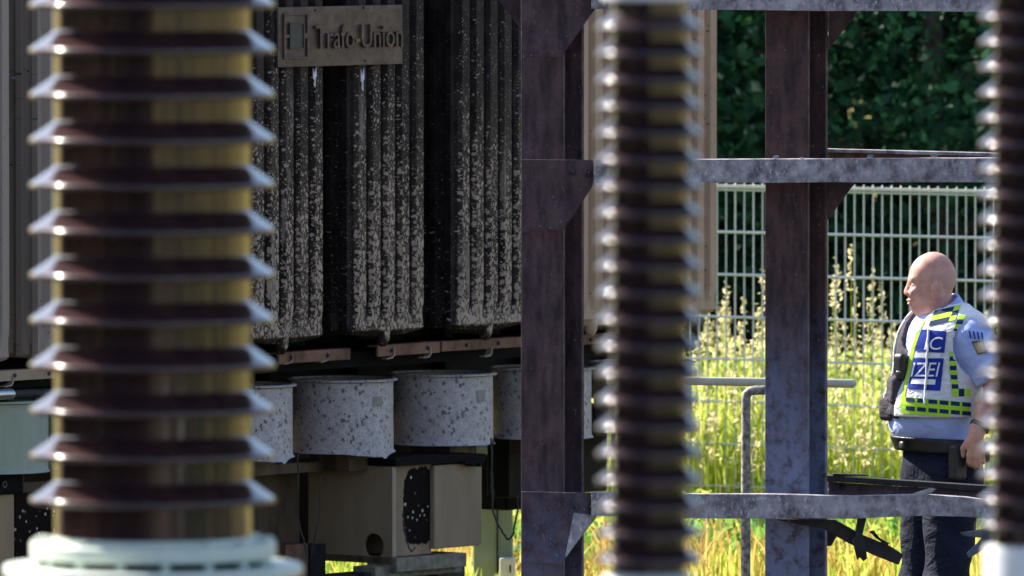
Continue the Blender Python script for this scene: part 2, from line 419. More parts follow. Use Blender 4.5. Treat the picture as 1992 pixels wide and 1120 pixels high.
# white enamel scraps below the plate
M['flake'] = plain("pale_paint_flake", (.62, .58, .64), .5, var=.1)
for px, py, h_ in ((613, 150, 40), (706, 155, 46)):
    m = MB(); p = LA(px, py, -.037); hh = h_ / sc(47) / 2; s_ = .011
    m.prism([p + Vector(q) for q in ((-s_, 0, hh * .9), (-.002, 0, hh * .3), (s_ * .7, 0, hh), (s_, 0, hh * .1), (.003, 0, -hh * .1), (s_ * .3, 0, -hh), (-s_ * .5, 0, -hh * .8), (-s_ * .2, 0, -.01), (-s_, 0, -hh * .15))], (0, .004, 0))
    m.build("paint_flake", M['flake'], TR)

# ---- rusted support bars with bent clips under the banks
def bar(pxa, pya, pxb, pyb, hpx, mat, yl=.06, holes=(), name="support_bar"):
    a, b = LA(pxa, pya, yl), LA(pxb, pyb, yl); h_ = hpx / sc(47)
    root = MB(); root.prism([a, b, b - Vector((0, 0, h_)), a - Vector((0, 0, h_))], (0, .012, 0)); root.prism([a + Vector((0, .012, 0)), b + Vector((0, .012, 0)), b + Vector((0, .06, 0)), a + Vector((0, .06, 0))], (0, 0, -.008))
    o = root.build(name, mat, TR, None, .002)
    for k in holes:
        p = a.lerp(b, k) - Vector((0, 0, h_ * .5)); mm = MB(); mm.lathe([(.009, 0), (.009, .006), (.005, .010)], 6)
        bo = mm.build("bolt", M['bolt'], o); bo.rotation_euler = (R(90), 0, 0); bo.location = p
    return o
def clip(px, py, mat):
    p = LA(px, py, .055); m = MB()
    m.prism([p + Vector(q) for q in ((.016, 0, .03), (.022, 0, .03), (.022, 0, .002), (.010, 0, -.010), (-.03, 0, -.014), (-.03, 0, -.009), (.008, 0, -.004), (.016, 0, .006))], (0, .03, 0))
    m.build("bent_clip", mat, TR)
M['clip'] = plain("scaled_clip_metal", (.26, .20, .16), .6, var=.3)
bar(542, 686, 682, 677, 22, M['rust'], holes=(.17, .68)); bar(735, 672, 856, 664, 22, M['rust'], holes=(.22, .8)); bar(860, 664, 1016, 655, 20, M['rust'], holes=(.3, .7))
bar(1120, 652, 1215, 646, 20, M['rust'], holes=(.3, .7)); bar(342, 702, 482, 692, 22, M['rust'], holes=(.2, .8))
bar(-60, 725, 108, 715, 20, M['tank_pale'], holes=(.52, .92))
for px, py in ((563, 702), (634, 698), (762, 692), (833, 690), (952, 688), (20, 746)): clip(px, py, M['clip'])
# dark carrier frame between banks and fans
m = MB()
a, b = LA(-200, 735, .14), LA(1240, 662, .14)
m.box(a.x, b.x, .14, .18, 1.20, 1.26); m.box(a.x, b.x, .46, .5, 1.20, 1.26)
for k in range(15):
    x = a.x + .1 + k * (b.x - a.x - .2) / 14; m.box(x - .012, x + .012, .10, .54, 1.262, 1.29)
m.build("fan_carrier", M['black'], TR)

# ---- fan drums
def fan(pxc, pyt, pyb, rpx, mat, torn=False, patch=None, yl=.26):
    pt = LA(pxc, pyt, yl); pb = LA(pxc, pyb, yl); r = rpx / sc(47.2); h_ = pt.z - pb.z
    root = empty("fan_housing", (pt.x, yl, pb.z)); root.parent = TR
    n_, rows = 72, 12; v, f = [], []
    prof = []
    for i in range(rows + 1):
        z = h_ * i / rows; prof.append((r - .002, z))
    outer = [(r + .010, 0.0), (r + .006, .004)] + [(r, .012 + (h_ - .02) * i / rows) for i in range(rows + 1)]
    inner = [(r - .004, h_ - .008 - (h_ - .012) * i / rows) for i in range(rows + 1)]
    full = outer + inner
    def wob(a, z):
        # buckled lower right rim (angles are local; the camera side is local (-.79,-.62))
        if not torn: return 0, 0
        d = math.atan2(math.sin(a - torn), math.cos(a - torn)); e = math.exp(-(d / .34) ** 2); zz = max(0, 1 - z / (h_ * .42))
        return e * zz * (.020 + .012 * math.sin(6 * a) + .004 * math.sin(17 * a)), -e * zz * (.020 + .010 * math.sin(8 * a + 1) + .004 * math.sin(19 * a))
    for rr, z in full:
        for k in range(n_):
            an = 2 * math.pi * k / n_; dr, dz = wob(an, z); jit = .0015 * math.sin(5 * an + pxc) * (1 if z < h_ * .3 else .3)
            v.append(((rr + dr + jit) * math.cos(an), (rr + dr + jit) * math.sin(an), z + dz))
    L = len(full)
    for i in range(L):
        for k in range(n_):
            j = (i + 1) % L; f.append((i * n_ + k, i * n_ + (k + 1) % n_, j * n_ + (k + 1) % n_, j * n_ + k))
    o = mesh_obj("drum", v, f, mat, root); o.data.shade_smooth(); o.data.set_sharp_from_angle(angle=R(40))
    # top flange ring
    m = MB(); m.lathe([(r + .001, h_ - .006), (r + .018, h_ - .004), (r + .019, h_ + .003), (r + .001, h_ + .005)], 72, close=False)
    m.build("rim_flange", mat, root, 40)
    m = MB(); rg = r - .02
    for q in (.35, .6, .85): m.tube([(rg * q * math.cos(2 * math.pi * k / 32), rg * q * math.sin(2 * math.pi * k / 32), h_ - .012) for k in range(33)], .002, 5, False)
    for k in range(4):
        an = k * math.pi / 4; m.tube([(-(r - .003) * math.cos(an), -(r - .003) * math.sin(an), h_ - .016), ((r - .003) * math.cos(an), (r - .003) * math.sin(an), h_ - .016)], .003, 5)
    m.build("finger_guard", M['black'], root)
    m = MB(); m.lathe([(.03, -.04), (.075, -.035), (.08, 0), (.08, .1), (.05, .13)], 20)
    m.build("motor", M['black'], root, 35)
    m = MB()
    for k in range(5):
        a0 = k * 2 * math.pi / 5; pts = []
        for q in (.08, .12, .165): pts.append((q, a0 - .30)); 
        lo_ = [Vector((q * math.cos(a), q * math.sin(a), .10)) for q, a in pts]; hi_ = [Vector((q * math.cos(a + .7), q * math.sin(a + .7), .145)) for q, a in pts]
        m.prism(lo_ + hi_[::-1], (0, 0, .003))
    m.build("fan_blades", M['black'], root)
    # square motor bracket below
    m = MB(); m.box(-.09, .09, -.11, -.10, -.075, -.002); m.box(-.09, -.08, -.10, .10, -.075, -.002); m.box(.08, .09, -.10, .10, -.075, -.002)
    m.build("motor_bracket", M['tank_brown'], root, None, .002)
    if patch:
        ang, zc2, w2, h2 = patch; m = MB(); pp = []
        for k in range(7): pp.append(ang + (k / 6 - .5) * w2 / r)
        vv_ = [((r + .003) * math.cos(a), (r + .003) * math.sin(a), h_ * zc2 + s_ * h2 / 2) for s_ in (-1, 1) for a in pp]
        m.add(vv_, [(k, k + 1, k + 8, k + 7) for k in range(6)])
        m.build("rating_label", M['label'], root)
    return root
M['label'] = plain("scorched_label", (.235, .215, .19), .6, var=.25, sc_=60)
camdir = math.atan2(-math.cos(TA), -math.sin(TA))     # local angle that faces the camera
rgt = camdir + R(58)
for args in ((-70, 800, 930, 112, M['tank_sage'], False, None), (-22, 785, 917, 112, M['tank_sage'], False, None),):
    pass
fan(-22, 778, 916, 112, M['tank_sage']); fan(174, 767, 908, 100, M['tank_sage']); fan(272 + 98, 757, 897, 100, M['drum'])
fan(470, 748, 888, 98, M['drum'], torn=camdir + R(40)); fan(666, 737, 878, 99, M['drum'], torn=camdir + R(40), patch=(camdir + R(45), .72, .055, .042))
fan(861, 726, 862, 99, M['drum'], patch=(camdir + R(50), .70, .050, .05)); fan(1054, 715, 850, 99, M['drum'])
fan(1250, 704, 838, 99, M['drum'])
# round edge of soot on the clean drum's right side
# silver conduit at far left
m = MB(); m.tube([LA(-60, 770, .05), LA(22, 766, .05)], .022, 14); m.build("conduit_sleeve", M['silver'], TR, 40)
m = MB(); m.tube([LA(22, 767, .05), LA(108, 763, .05)], .018, 12); m.build("conduit", M['char'], TR, 40)

# ---- tank bottom, boxes and skirts
yc = .02
cb = LA(763, 1000, yc); zb_, zt_ = LA(763, 1097, yc).z, LA(763, 908, yc).z
depB = (LB(600, 1000, cb.x).y - yc); widA = LA(846, 1000, yc).x - cb.x
# front skirt plate with a round hole (local x = const plane), thickness towards +x
hole = LB(727, 1062, cb.x); hr = 20.5 / sc(47) / math.cos(R(38)) * .96
BX = empty("jacking_box", (cb.x, yc, zb_)); BX.parent = TR
def holed_plate(y0, y1, z0, z1, hy, hz, r, th, n_=40):
    v, f = [], []
    for xx in (0, th):
        for k in range(n_):
            a = 2 * math.pi * k / n_; c_, s_ = math.cos(a), math.sin(a)
            v.append((xx, hy + r * c_, hz + r * s_))
        for k in range(n_):
            a = 2 * math.pi * k / n_; c_, s_ = math.cos(a), math.sin(a)
            ty = ((y1 - hy) / c_ if c_ > 0 else (y0 - hy) / c_) if abs(c_) > 1e-6 else 1e9
            tz = ((z1 - hz) / s_ if s_ > 0 else (z0 - hz) / s_) if abs(s_) > 1e-6 else 1e9
            q = min(ty, tz); v.append((xx, hy + q * c_, hz + q * s_))
    for xx in (0, 1):
        o_ = xx * 2 * n_
        for k in range(n_): f.append((o_ + k, o_ + (k + 1) % n_, o_ + n_ + (k + 1) % n_, o_ + n_ + k))
    # corners
    for xx in (0, 1):
        for cy_, cz_ in ((y0, z0), (y1, z0), (y0, z1), (y1, z1)):
            a = math.atan2(cz_ - hz, cy_ - hy) % (2 * math.pi); k = int(a / (2 * math.pi / n_)); o_ = xx * 2 * n_ + n_
            v.append((xx * th, cy_, cz_)); f.append((o_ + k, o_ + (k + 1) % n_, len(v) - 1))
    for k in range(n_): f.append((k, (k + 1) % n_, 2 * n_ + (k + 1) % n_, 2 * n_ + k))
    return v, f
H1 = zt_ - zb_
v, f = holed_plate(.0, depB, .028, H1, hole.y - yc, hole.z - zb_, hr, .014)
o = MB().add(v, f).build("skirt_plate", M['tank_tan'], BX)
m = MB(); m.box(-.012, widA, -.006, depB, 0, .027); m.build("bottom_flange", M['tank_brown'], BX, None, .003)
m = MB(); m.box(.0145, .16, depB - .02, depB, .028, H1); m.build("back_web", M['tank_tan'], BX)
m = MB(); m.box(.0145, widA, .018, .033, .028, H1); m.box(.155, .165, .0755, depB - .021, .028, H1); m.build("front_web", M['tank_tan'], BX, None, .002)
m = MB(); m.box(-.004, .020, -.005, .0005, .028, H1); m.build("corner_bead", M['tank_pale'], BX, None, .002)
# charred patch: ragged-edged skin 3 mm proud of the front web
pa, pb2 = LA(786, 912, yc + .015), LA(846, 1054, yc + .015)
cx_, cz2 = (pa.x + pb2.x) / 2 - cb.x, (pa.z + pb2.z) / 2 - zb_; wx, wz = (pb2.x - pa.x) / 2, (pa.z - pb2.z) / 2
poly = []
for k in range(90):
    a = 2 * math.pi * k / 90; c_, s_ = math.cos(a), math.sin(a); e = (abs(c_) ** 4 + abs(s_) ** 4) ** -.25
    e *= 1 + random.uniform(-.05, .05); poly.append((cx_ + wx * e * c_, .0145, cz2 + wz * e * s_))
m = MB(); m.prism(poly, (0, .003, 0)); m.build("charred_patch", M['patch'], BX)
# ledge above the box
zl = LA(763, 905, yc).z
m = MB(); m.box(xl, cb.x + widA + .02, .30, .9, zl - .03, zl + .012); m.build("tank_ledge", M['tank_brown'], TR, None, .004)
m = MB(); m.box(xl, cb.x - .05, depB + yc + .005, 1.9, .42, zl - .032); m.build("tank_skirt", M['tank_brown'], TR, None, .006)
m = MB(); m.box(cb.x + widA + .02, LA(925, 1000, .5).x, .5, 1.9, .42, zl + .07); m.build("tank_skirt", M['tank_dark'], TR, None, .006)
m = MB(); m.box(LA(990, 900, .5).x, LA(1182, 900, .5).x, .5, .62, LA(1080, 962, .5).z, .948); m.build("radiator_valve_box", M['tank_dark'], TR, None, .006)
# second box, further right, projecting
b2y = .012
q0, q1 = LA(845, 1068, b2y), LA(938, 1060, b2y); q2 = LA(890, 902, b2y)
m = MB(); rr_ = .018
pr = [(q0.x, q0.z), (q1.x - rr_, q0.z), (q1.x - rr_ * .3, q0.z + rr_ * .3), (q1.x, q0.z + rr_), (q1.x, q2.z), (q0.x, q2.z)]
m.prism([(x, b2y, z) for x, z in pr], (0, .11, 0)); m.build("oil_box", M['tank_tan'], TR, None, .006)
m = MB(); a = LA(905, 897, -.03); b = LA(943, 893, -.03); m.prism([a, b, b - Vector((0, 0, .012)), a.lerp(b, .8) - Vector((0, 0, .03)), a.lerp(b, .7) - Vector((0, 0, .012)), a.lerp(b, .45) - Vector((0, 0, .026)), a.lerp(b, .3) - Vector((0, 0, .012)), a - Vector((0, 0, .012))], (0, .13, 0))
m.build("melted_gasket", M['black'], TR)
m = MB(); a = LA(770, 893, .0); b = LA(945, 882, .0); m.prism([a, b, b - Vector((0, 0, .03)), a - Vector((0, 0, .03))], (0, .3, 0)); m.build("gasket_strip", M['black'], TR)
# left strip and charred panel beneath the clean fan
a0, a1 = LA(-10, 1000, .12), LA(28, 1000, .12)
m = MB(); m.box(a0.x, a1.x, .12, .2, .40, LA(10, 955, .12).z); m.build("skirt_post", M['tank_tan'], TR, None, .004)
a0, a1 = LA(30, 1000, .2), LA(240, 1000, .2)
m = MB(); m.box(a0.x, a1.x, .2, .215, .42, LA(60, 958, .2).z); m.build("charred_panel", M['patch'], TR)
m = MB(); a = LA(-40, 918, .1); b = LA(47, 960, .1); m.box(a.x, b.x, .1, .22, b.z, a.z); m.build("junction_box", M['black'], TR, None, .01)
m = MB(); m.lathe([(.014, -.004), (.014, .004), (.008, .004), (.008, -.004)], 18, close=False); o = m.build("gland_ring", M['bolt'], TR); pp = LA(8, 942, .09); o.location = pp; o.rotation_euler = (R(90), 0, 0)
# feet
def foot(pxa, pxb, pya, pyb, yl, dep, mat, name, bev=.004):
    a, b = LA(pxa, pya, yl), LA(pxb, pyb, yl); mm = MB(); mm.box(a.x, b.x, yl, yl + dep, b.z, a.z); return mm.build(name, mat, TR, None, bev)
M['moss'] = plain("mossy_steel_plate", (.20, .165, .125), .8, var=.35, sc_=26, bump=.5)
foot(772, 908, 1086, 1102, -.01, .16, M['moss'], "base_plate"); foot(730, 900, 1103, 1113, .03, .12, M['moss'], "base_plate")
for px in (722, 800, 862): foot(px - 12, px + 12, 1114, 1176, .05, .08, M['char'], "jack_foot")
foot(556, 600, 1060, 1190, .3, .1, M['rust'], "jack_foot"); foot(604, 634, 1060, 1190, .32, .08, M['char'], "jack_foot")

# concrete plinth under everything
PL = empty("concrete_plinth", tw, TA); tag(PL, "low weathered concrete plinth under the burnt transformer", "plinth")
m = MB(); m.box(xl - .2, LA(915, 1120, .3).x, .1, 1.6, 0, LA(800, 1175, 0).z); m.build("plinth_block", M['concrete'], PL, None, .02)
# extra legs so the tank stands on the plinth
a, b = LA(655, 1112, .09), LA(905, 1112, .09)
m = MB(); m.box(a.x, b.x, .09, .24, LA(760, 1174, .09).z, LA(760, 1112, .09).z); m.build("base_beam", M['char'], TR, None, .004)
for x in (xl + .3, -1.9, 0.1):
    m = MB(); m.box(x - .1, x + .1, .7, 1.4, LA(800, 1175, 0).z - .001, .43); m.build("support_leg", M['tank_dark'], TR)

# ================================================================== GREEN CABINET, CABLES
GD = 50.0
gc = P(975, 1000, GD); GC = empty("control_cabinet", (gc.x, GD, 0)); tag(GC, "sage green cabinet with pale lid beyond the transformer's right end", "cabinet")
def gx_(px): return P(px, 1000, GD).x - gc.x
m = MB(); m.box(gx_(920), gx_(998), 0, .3, .02, P(970, 866, GD).z); m.build("cabinet_body", M['sage'], GC, None, .008)
m = MB(); m.box(gx_(966), gx_(969), -.006, 0, .02, P(970, 880, GD).z); m.build("door_seam", M['char'], GC)
m = MB(); z = P(970, 957, GD).z; m.box(gx_(915), gx_(1000), -.05, -.007, z - .026, z + .004); m.build("ledge_strip", M['pipe_pale'], GC, None, .005)
z0, z1 = P(985, 1150, GD).z, P(985, 1083, GD).z
m = MB(); m.box(gx_(972), gx_(1003), -.09, -.02, z0, z1); m.build("switch_box", M['white_cap'], GC, None, .006)
m = MB(); m.box(gx_(991), gx_(994), -.094, -.0905, z0 + .09, z1 - .03); m.build("switch_slot", M['black'], GC)
# dark box hanging behind post
HB = P(1000, 930, 49.0)
m = MB(); m.box(-.05, .30, 0, .2, 0, P(0, 888, 49).z - P(0, 992, 49).z)
o = m.build("cable_box", M['black'], TR, None, .008); zz = P(1000, 992, 49.0)
o.matrix_parent_inverse = Matrix(); loc = Vector((zz.x, 49.0, zz.z)) - tw; o.location = (loc.dot(u), loc.dot(vv), zz.z)
def cable(name, pts, d, r, label, jit=.003):
    pts3 = []
    for i in range(len(pts) - 1):
        for k in range(6):
            q = k / 6; a, b = pts[max(i - 1, 0)], pts[i]; c_, e = pts[i + 1], pts[min(i + 2, len(pts) - 1)]
            f_ = lambda j: .5 * (2 * b[j] + (c_[j] - a[j]) * q + (2 * a[j] - 5 * b[j] + 4 * c_[j] - e[j]) * q * q + (3 * b[j] - a[j] - 3 * c_[j] + e[j]) * q ** 3)
            p = P(f_(0), f_(1), d); p.x += random.uniform(-jit, jit); p.y += random.uniform(-jit, jit); pts3.append(p)
    base = pts3[0].copy(); m = MB(); m.tube([p - base for p in pts3], r, 6)
    o = m.build(name, M['wire'], None, 60); o.location = base
    return tag(o, label, "cable", "charred cables hanging from the transformer")
cable("cable", [(955, 852), (957, 900), (955, 955), (962, 1000), (978, 1035), (990, 1049), (1000, 1030), (1007, 985), (1008, 958)], 47.3, .0042, "charred cable hanging in a loop in front of the green cabinet")
cable("cable", [(959, 855), (956, 905), (959, 960), (957, 985)], 47.32, .004, "short frayed cable end hanging beside the looped one at green cabinet")
cable("cable", [(579, 880), (580, 950), (578, 1000), (588, 1040), (600, 1090)], 46.0, .0035, "thin cable hanging down the left edge of the tan box")
cable("cable", [(622, 925), (621, 990), (615, 1035), (606, 1085)], 46.02, .003, "thin cable slanting across the tan box with round hole")
cable("cable", [(784, 1000), (788, 1040), (800, 1072), (808, 1062)], 46.55, .003, "short wire curled over the foot of the charred patch")

# ================================================================== STEEL FRAME
FR0 = P(1054, 1300, 42); FR = empty("steel_frame", (FR0.x, 42, 0)); tag(FR, "fire-scorched steel frame of H posts, cross beams and gussets before the transformer", "steel frame")
def F(px, py, d): return P(px, py, d) - Vector((FR0.x, 42, 0))
def hpost(pxc, mat, d=42.0, b=.17, h=.196, tf=.022, twb=.010, top=3.6):
    p = F(pxc, 500, d); m = MB()
    m.box(-b / 2, b / 2, 0, tf, 0, top); m.box(-b / 2, b / 2, h - tf, h, 0, top); m.box(-twb / 2, twb / 2, tf, h - tf, 0, top)
    o = m.build("post", mat, FR, None, .0025); o.location = (p.x, p.y, 0); o.rotation_euler = (0, 0, R(-24))
    mm = MB(); mm.box(-.16, .16, -.08, .27, 0, .025); q = mm.build("base_plate", mat, o, None, .004)
    return o
hpost(1054, M['steel']); hpost(1529.5, M['steel_blue']); hpost(2150, M['steel'])
def slab(name, pts_top, pts_bot, d, th, mat, leg=0.0, bev=.002, d2=None):
    """beam face from two pixel polylines (left to right), thickness away from camera, optional horizontal leg behind the top"""
    n_ = len(pts_top); m = MB(); d2 = d if d2 is None else d2
    dd = [d + (d2 - d) * i / (n_ - 1) for i in range(n_)]
    T = [F(x, y, dd[i]) for i, (x, y) in enumerate(pts_top)]; B = [F(x, y, dd[i]) for i, (x, y) in enumerate(pts_bot)]
    v = []; 
    for p in (T, B): v += p
    for p in (T, B): v += [q + Vector((0, th, 0)) for q in p]
    f = []
    for i in range(n_ - 1):
        f += [(n_ + i, n_ + i + 1, i + 1, i), (2 * n_ + i, 2 * n_ + i + 1, 3 * n_ + i + 1, 3 * n_ + i), (i, i + 1, 2 * n_ + i + 1, 2 * n_ + i), (n_ + i + 1, n_ + i, 3 * n_ + i, 3 * n_ + i + 1)]
    f += [(0, 2 * n_, 3 * n_, n_), (n_ - 1, 2 * n_ - 1, 4 * n_ - 1, 3 * n_ - 1)]
    m.add(v, f)
    if leg:
        for i in range(n_ - 1):
            a, b = T[i] + Vector((0, th, 0)), T[i + 1] + Vector((0, th, 0)); m.prism([a, b, b + Vector((0, leg, 0)), a + Vector((0, leg, 0))], (0, 0, -.009))
    return m.build(name, mat, FR, None, bev)
def poly_plate(name, pts, d, th, mat, parent=FR, bev=.0015):
    m = MB(); m.prism([F(x, y, d) for x, y in pts], (0, th, 0)); return m.build(name, mat, parent, None, bev)
def lin(x0, x1, y0, y1, n_=9, jit=0):
    return [(x0 + (x1 - x0) * i / (n_ - 1), y0 + (y1 - y0) * i / (n_ - 1) + random.uniform(-jit, jit)) for i in range(n_)]
slab("cross_beam", lin(1150, 2160, -32, -26, 12), lin(1150, 2160, 17.5, 24.5, 12, .8), 41.86, .010, M['galv'], .07)
slab("cross_beam", lin(1155, 2160, 311, 306, 12), lin(1155, 2160, 355, 354.5, 16, .8)[:12] if False else lin(1155, 2160, 355.5, 354, 12, .8), 41.86, .010, M['galv'], .07)
slab("cross_beam", [(1150, 958), (1300, 961), (1500, 961), (1580, 963), (1660, 965), (1740, 963), (1800, 962), (1880, 967), (1945, 976), (2030, 985), (2160, 990)],
     [(1150, 1003), (1300, 1008), (1500, 1009), (1580, 1008), (1660, 1009), (1740, 1005), (1800, 1003), (1880, 1005), (1945, 1012), (2030, 1024), (2160, 1032)], 41.86, .010, M['galv'], .05)
# gussets on the left post
GP = 41.895
poly_plate("gusset_plate", [(1014, -45), (1175, -45), (1160, 14), (1092, 111), (1014, 112)], GP, .012, M['steel'])
g2 = poly_plate("gusset_plate", [(1014, 310), (1158, 311), (1158, 354), (1098, 446), (1014, 452)], GP, .012, M['steel'])
g3 = poly_plate("gusset_plate", [(1015, 956), (1158, 959), (1163, 1002), (1098, 1088), (1090, 1096), (1015, 1096)], GP, .012, M['steel'])
poly_plate("lit_gusset_triangle", [(1116, 997), (1160, 1003), (1098, 1088)], GP - .006, .005, M['galv'], g3)  # lit part of the gusset, drawn as a separate paler triangle
poly_plate("gusset_plate", [(962, -10), (1011, -10), (1011, 54)], 42.10, .012, M['steel'])
poly_plate("gusset_plate", [(1612, 18), (1672, 18), (1612, 97)], 42.14, .012, M['steel_blue'])
poly_plate("gusset_plate", [(1610, 352), (1666, 352), (1610, 428)], 42.14, .012, M['steel_blue'])
poly_plate("gusset_plate", [(1560, 1012), (1600, 1012), (1632, 1036), (1617, 1062), (1600, 1062)], 42.20, .012, M['char'])
def hexbolt(px, py, d, parent, r=.016, mat='bolt'):
    m = MB(); m.lathe([(r * 1.5, 0), (r * 1.5, .004), (r, .0045), (r, .014), (r * .6, .016)], 6); o = m.build("bolt", M[mat], parent, 20)
    o.location = F(px, py, d); o.rotation_euler = (R(90), 0, random.uniform(0, 1))
for px, py in ((1112, 334), (1142, 337)): hexbolt(px, py, GP - .001, g2, .011)
for px, py in ((1120, 985), (1146, 986)): hexbolt(px, py, GP - .001, g3, .009)
# rear rails to the right of the second post
slab("rear_rail", lin(1604, 2000, 289, 299, 6), lin(1604, 2000, 296, 306, 6), 42.30, .06, M['galv'], 0, .002, 42.05)
slab("rear_rail_web", lin(1612, 2000, 297, 307, 6), lin(1612, 2000, 318, 330, 6), 42.34, .008, M['rust'], 0, .001, 42.09)
slab("rear_rail", lin(1600, 2000, 924, 950, 7), lin(1600, 2000, 936, 962, 7, 1.2), 42.30, .06, M['char'], 0, .002, 42.05)
rw = slab("rear_rail_web", lin(1612, 2000, 937, 963, 7), lin(1612, 2000, 975, 1000, 7), 42.33, .008, M['steel'], 0, .001, 42.08)
for px, py in ((1636, 947), (1663, 949)): hexbolt(px, py, 42.315, rw, .009, 'char')
slab("rail_splice", lin(1620, 1690, 921, 923, 3), lin(1620, 1690, 925, 926, 3), 42.28, .05, M['char'])
for px, py, w2 in ((1510, 306, 6), (1693, 304, 7), (1818, 302, 8), (1560, 309, 4)):
    p = F(px, py, 41.88); m = MB(); m.box(-w2 / 527 * .8, w2 / 527 * .8, 0, .02, -.006, .006); o = m.build("scale_flake", M['galv'], FR); o.location = p
# torn angle iron below the lower beam
poly_plate("bent_bar", [(1500, 1009), (1560, 1010), (1625, 1012), (1680, 1042), (1730, 1062), (1757, 1079), (1748, 1099), (1700, 1080), (1650, 1056), (1600, 1028), (1545, 1018)], 41.95, .05, M['char'], FR, .003)
poly_plate("bent_bar", [(1668, 1006), (1686, 1006), (1678, 1040), (1684, 1060), (1687, 1086), (1680, 1092), (1672, 1084), (1667, 1090), (1660, 1058), (1656, 1050), (1664, 1042)], 41.92, .012, M['char'], FR, .002)
poly_plate("bent_bar", [(1690, 1034), (1700, 1031), (1704, 1046), (1730, 1056), (1726, 1064)], 41.93, .01, M['char'])
poly_plate("torn_strip", [(1771, 961), (1812, 949), (1822, 951), (1806, 962)], 41.84, .008, M['galv'])
# torn sheet at right
M['sheet'] = steel_mat("blue_grey_sheet", (.10, .125, .16), (.05, .062, .08), (.4, .44, .5), (.1, .1, .15))
poly_plate("torn_strip", [(1868, 1036), (1900, 1031), (1935, 1024), (1990, 1016), (1990, 1030), (1940, 1050), (1908, 1072), (1886, 1086), (1880, 1076), (1900, 1058), (1910, 1046), (1885, 1044), (1872, 1042)], 41.7, .02, M['sheet'], FR, .004)

# ================================================================== INSULATORS
def insulator(name, pxc, d, sheds, core_px, rim_px, mat, label, group, n_=96, peak=0.30, rim_t=.008, ytop=-200, ybot=1040):
    s_ = sc(d); base = P(pxc, ybot, d); root = empty(name, (base.x, d, base.z)); tag(root, label, "insulator", group)
    rc, rr = core_px / s_, rim_px / s_
    zt = P(pxc, ytop, d).z - base.z
    m = MB(); m.lathe([(rc, 0), (rc, zt)], n_); m.build("porcelain_core", mat, root, 40)
    first = None
    k = rr - rc
    q = rim_t * .46; zc_r = k * .04
    cone = [(rc + k * .10, k * .60), (rc + k * .16, k * .555), (rr - q * 1.1, zc_r + q * .25)]
    arc = [(rr - q + q * math.sin(a), zc_r - q + q * math.cos(a)) for a in (R(33), R(44), R(56), R(68), R(80), R(90))]
    prof = [(rc - .002, k * .80), (rc + k * .015, k * .70), (rc + k * .05, k * .635)] + cone + arc + [(rr, zc_r - q * 1.4), (rr, -rim_t * .8), (rr - rim_t * .2, -rim_t), (rr - rim_t * 1.3, -rim_t * 1.1), (rc + k * .35, -rim_t * .55), (rc - .002, -rim_t * .2)]
    for py in sheds:
        z = P(pxc, py, d).z - base.z
        if first is None:
            m = MB(); m.lathe(prof, n_, close=False); o = m.build("shed", mat, root, 180); first = o
        else:
            o = first.copy(); C.objects.link(o); o.parent = root
        o.location.z = z
    return root, rc, rr, zt
# wide bushing at left
dL = 26.0
shL = [92 + 87.4 * k for k in range(-3, 11)]
IL, rc, rr, zt = insulator("bushing_insulator", 298, dL, shL, 192, 240, M['porc'], "wide brown porcelain insulator in left foreground on a pale bolted flange", None, 128, ytop=-260, ybot=1052, rim_t=.012)
s_ = sc(dL)
m = MB(); r1 = 240 / s_; h1 = 31 / s_; m.lathe([(rc * .6, -h1), (r1 - .004, -h1), (r1, -h1 + .004), (r1, -.004), (r1 - .004, 0), (rc + .006, .0), (rc + .004, .012), (rc - .01, .012)], 96, close=False); m.build("clamp_ring", M['pale_flange'], IL, 30)
m = MB(); r2 = 292 / s_; hg = 14 / s_; z2 = -h1 - hg; h2 = 22 / s_
m.lathe([(.1, z2 - h2), (r2 - .003, z2 - h2), (r2, z2 - h2 + .004), (r2, z2 - .004), (r2 - .004, z2), (.1, z2)], 96, close=True); m.build("base_flange", M['pale_flange'], IL, 30)
m = MB(); m.lathe([(rc * .9, z2), (rc * .9, -h1)], 64); m.build("gasket_spacer", M['black'], IL, 40)
m = MB(); m.lathe([(r2 * .86, z2 - h2 - .5), (r2 * .86, z2 - h2)], 64); m.build("turret", M['pale_flange'], IL, 40)
for k in range(16):
    a = 2 * math.pi * (k + .35) / 16; rb = r1 * .93
    m = MB(); m.lathe([(.011, z2), (.011, .0025), (.016, .002), (.016, .007), (.009, .009)], 6); o = m.build("flange_bolt", M['pale_flange'], IL, 20); o.location = (rb * math.cos(a), rb * math.sin(a), 0)
IL_base = IL.location.z
m = MB(); zb2 = z2 - h2 - .5; m.box(-.22, .22, -.22, .22, -IL_base, zb2); m.build("pedestal", M['pale_flange'], IL, None, .02)
# the two slim post insulators
grp = "slim brown post insulators out of focus in the foreground"
dM = 22.1
shM = [48 + 51.8 * k for k in range(0, 21)]
IM, rc, rr, zt = insulator("post_insulator", 1263, dM, shM, 73, 103, M['porc2'], "slim out-of-focus brown insulator with white top cap, in front of the tan radiators", grp, 72, ytop=0, ybot=1125, rim_t=.012)
s_ = sc(dM)
m = MB(); m.lathe([(92 / s_, zt), (95 / s_, zt + .004), (95 / s_, zt + .10), (60 / s_, zt + .11), (60 / s_, zt + .16)], 48); m.build("end_cap", M['white_cap'], IM, 30)
m = MB(); m.lathe([(95 / s_, -.10), (95 / s_, 0), (75 / s_, .012)], 48); m.build("base_cap", M['white_cap'], IM, 30)
m = MB(); m.box(-.07, .07, -.07, .07, -IM.location.z, -.10); m.build("support_column", M['galv'], IM, None, .01)
dR = 23.2
shR = [1017 - 49.4 * k for k in range(0, 24)]
IR, rc, rr, zt = insulator("post_insulator", 2003, dR, shR, 70, 100, M['porc2'], "slim out-of-focus brown insulator on white base at the right edge, beside the officer", grp, 72, ytop=-160, ybot=1062, rim_t=.012)
s_ = sc(dR)
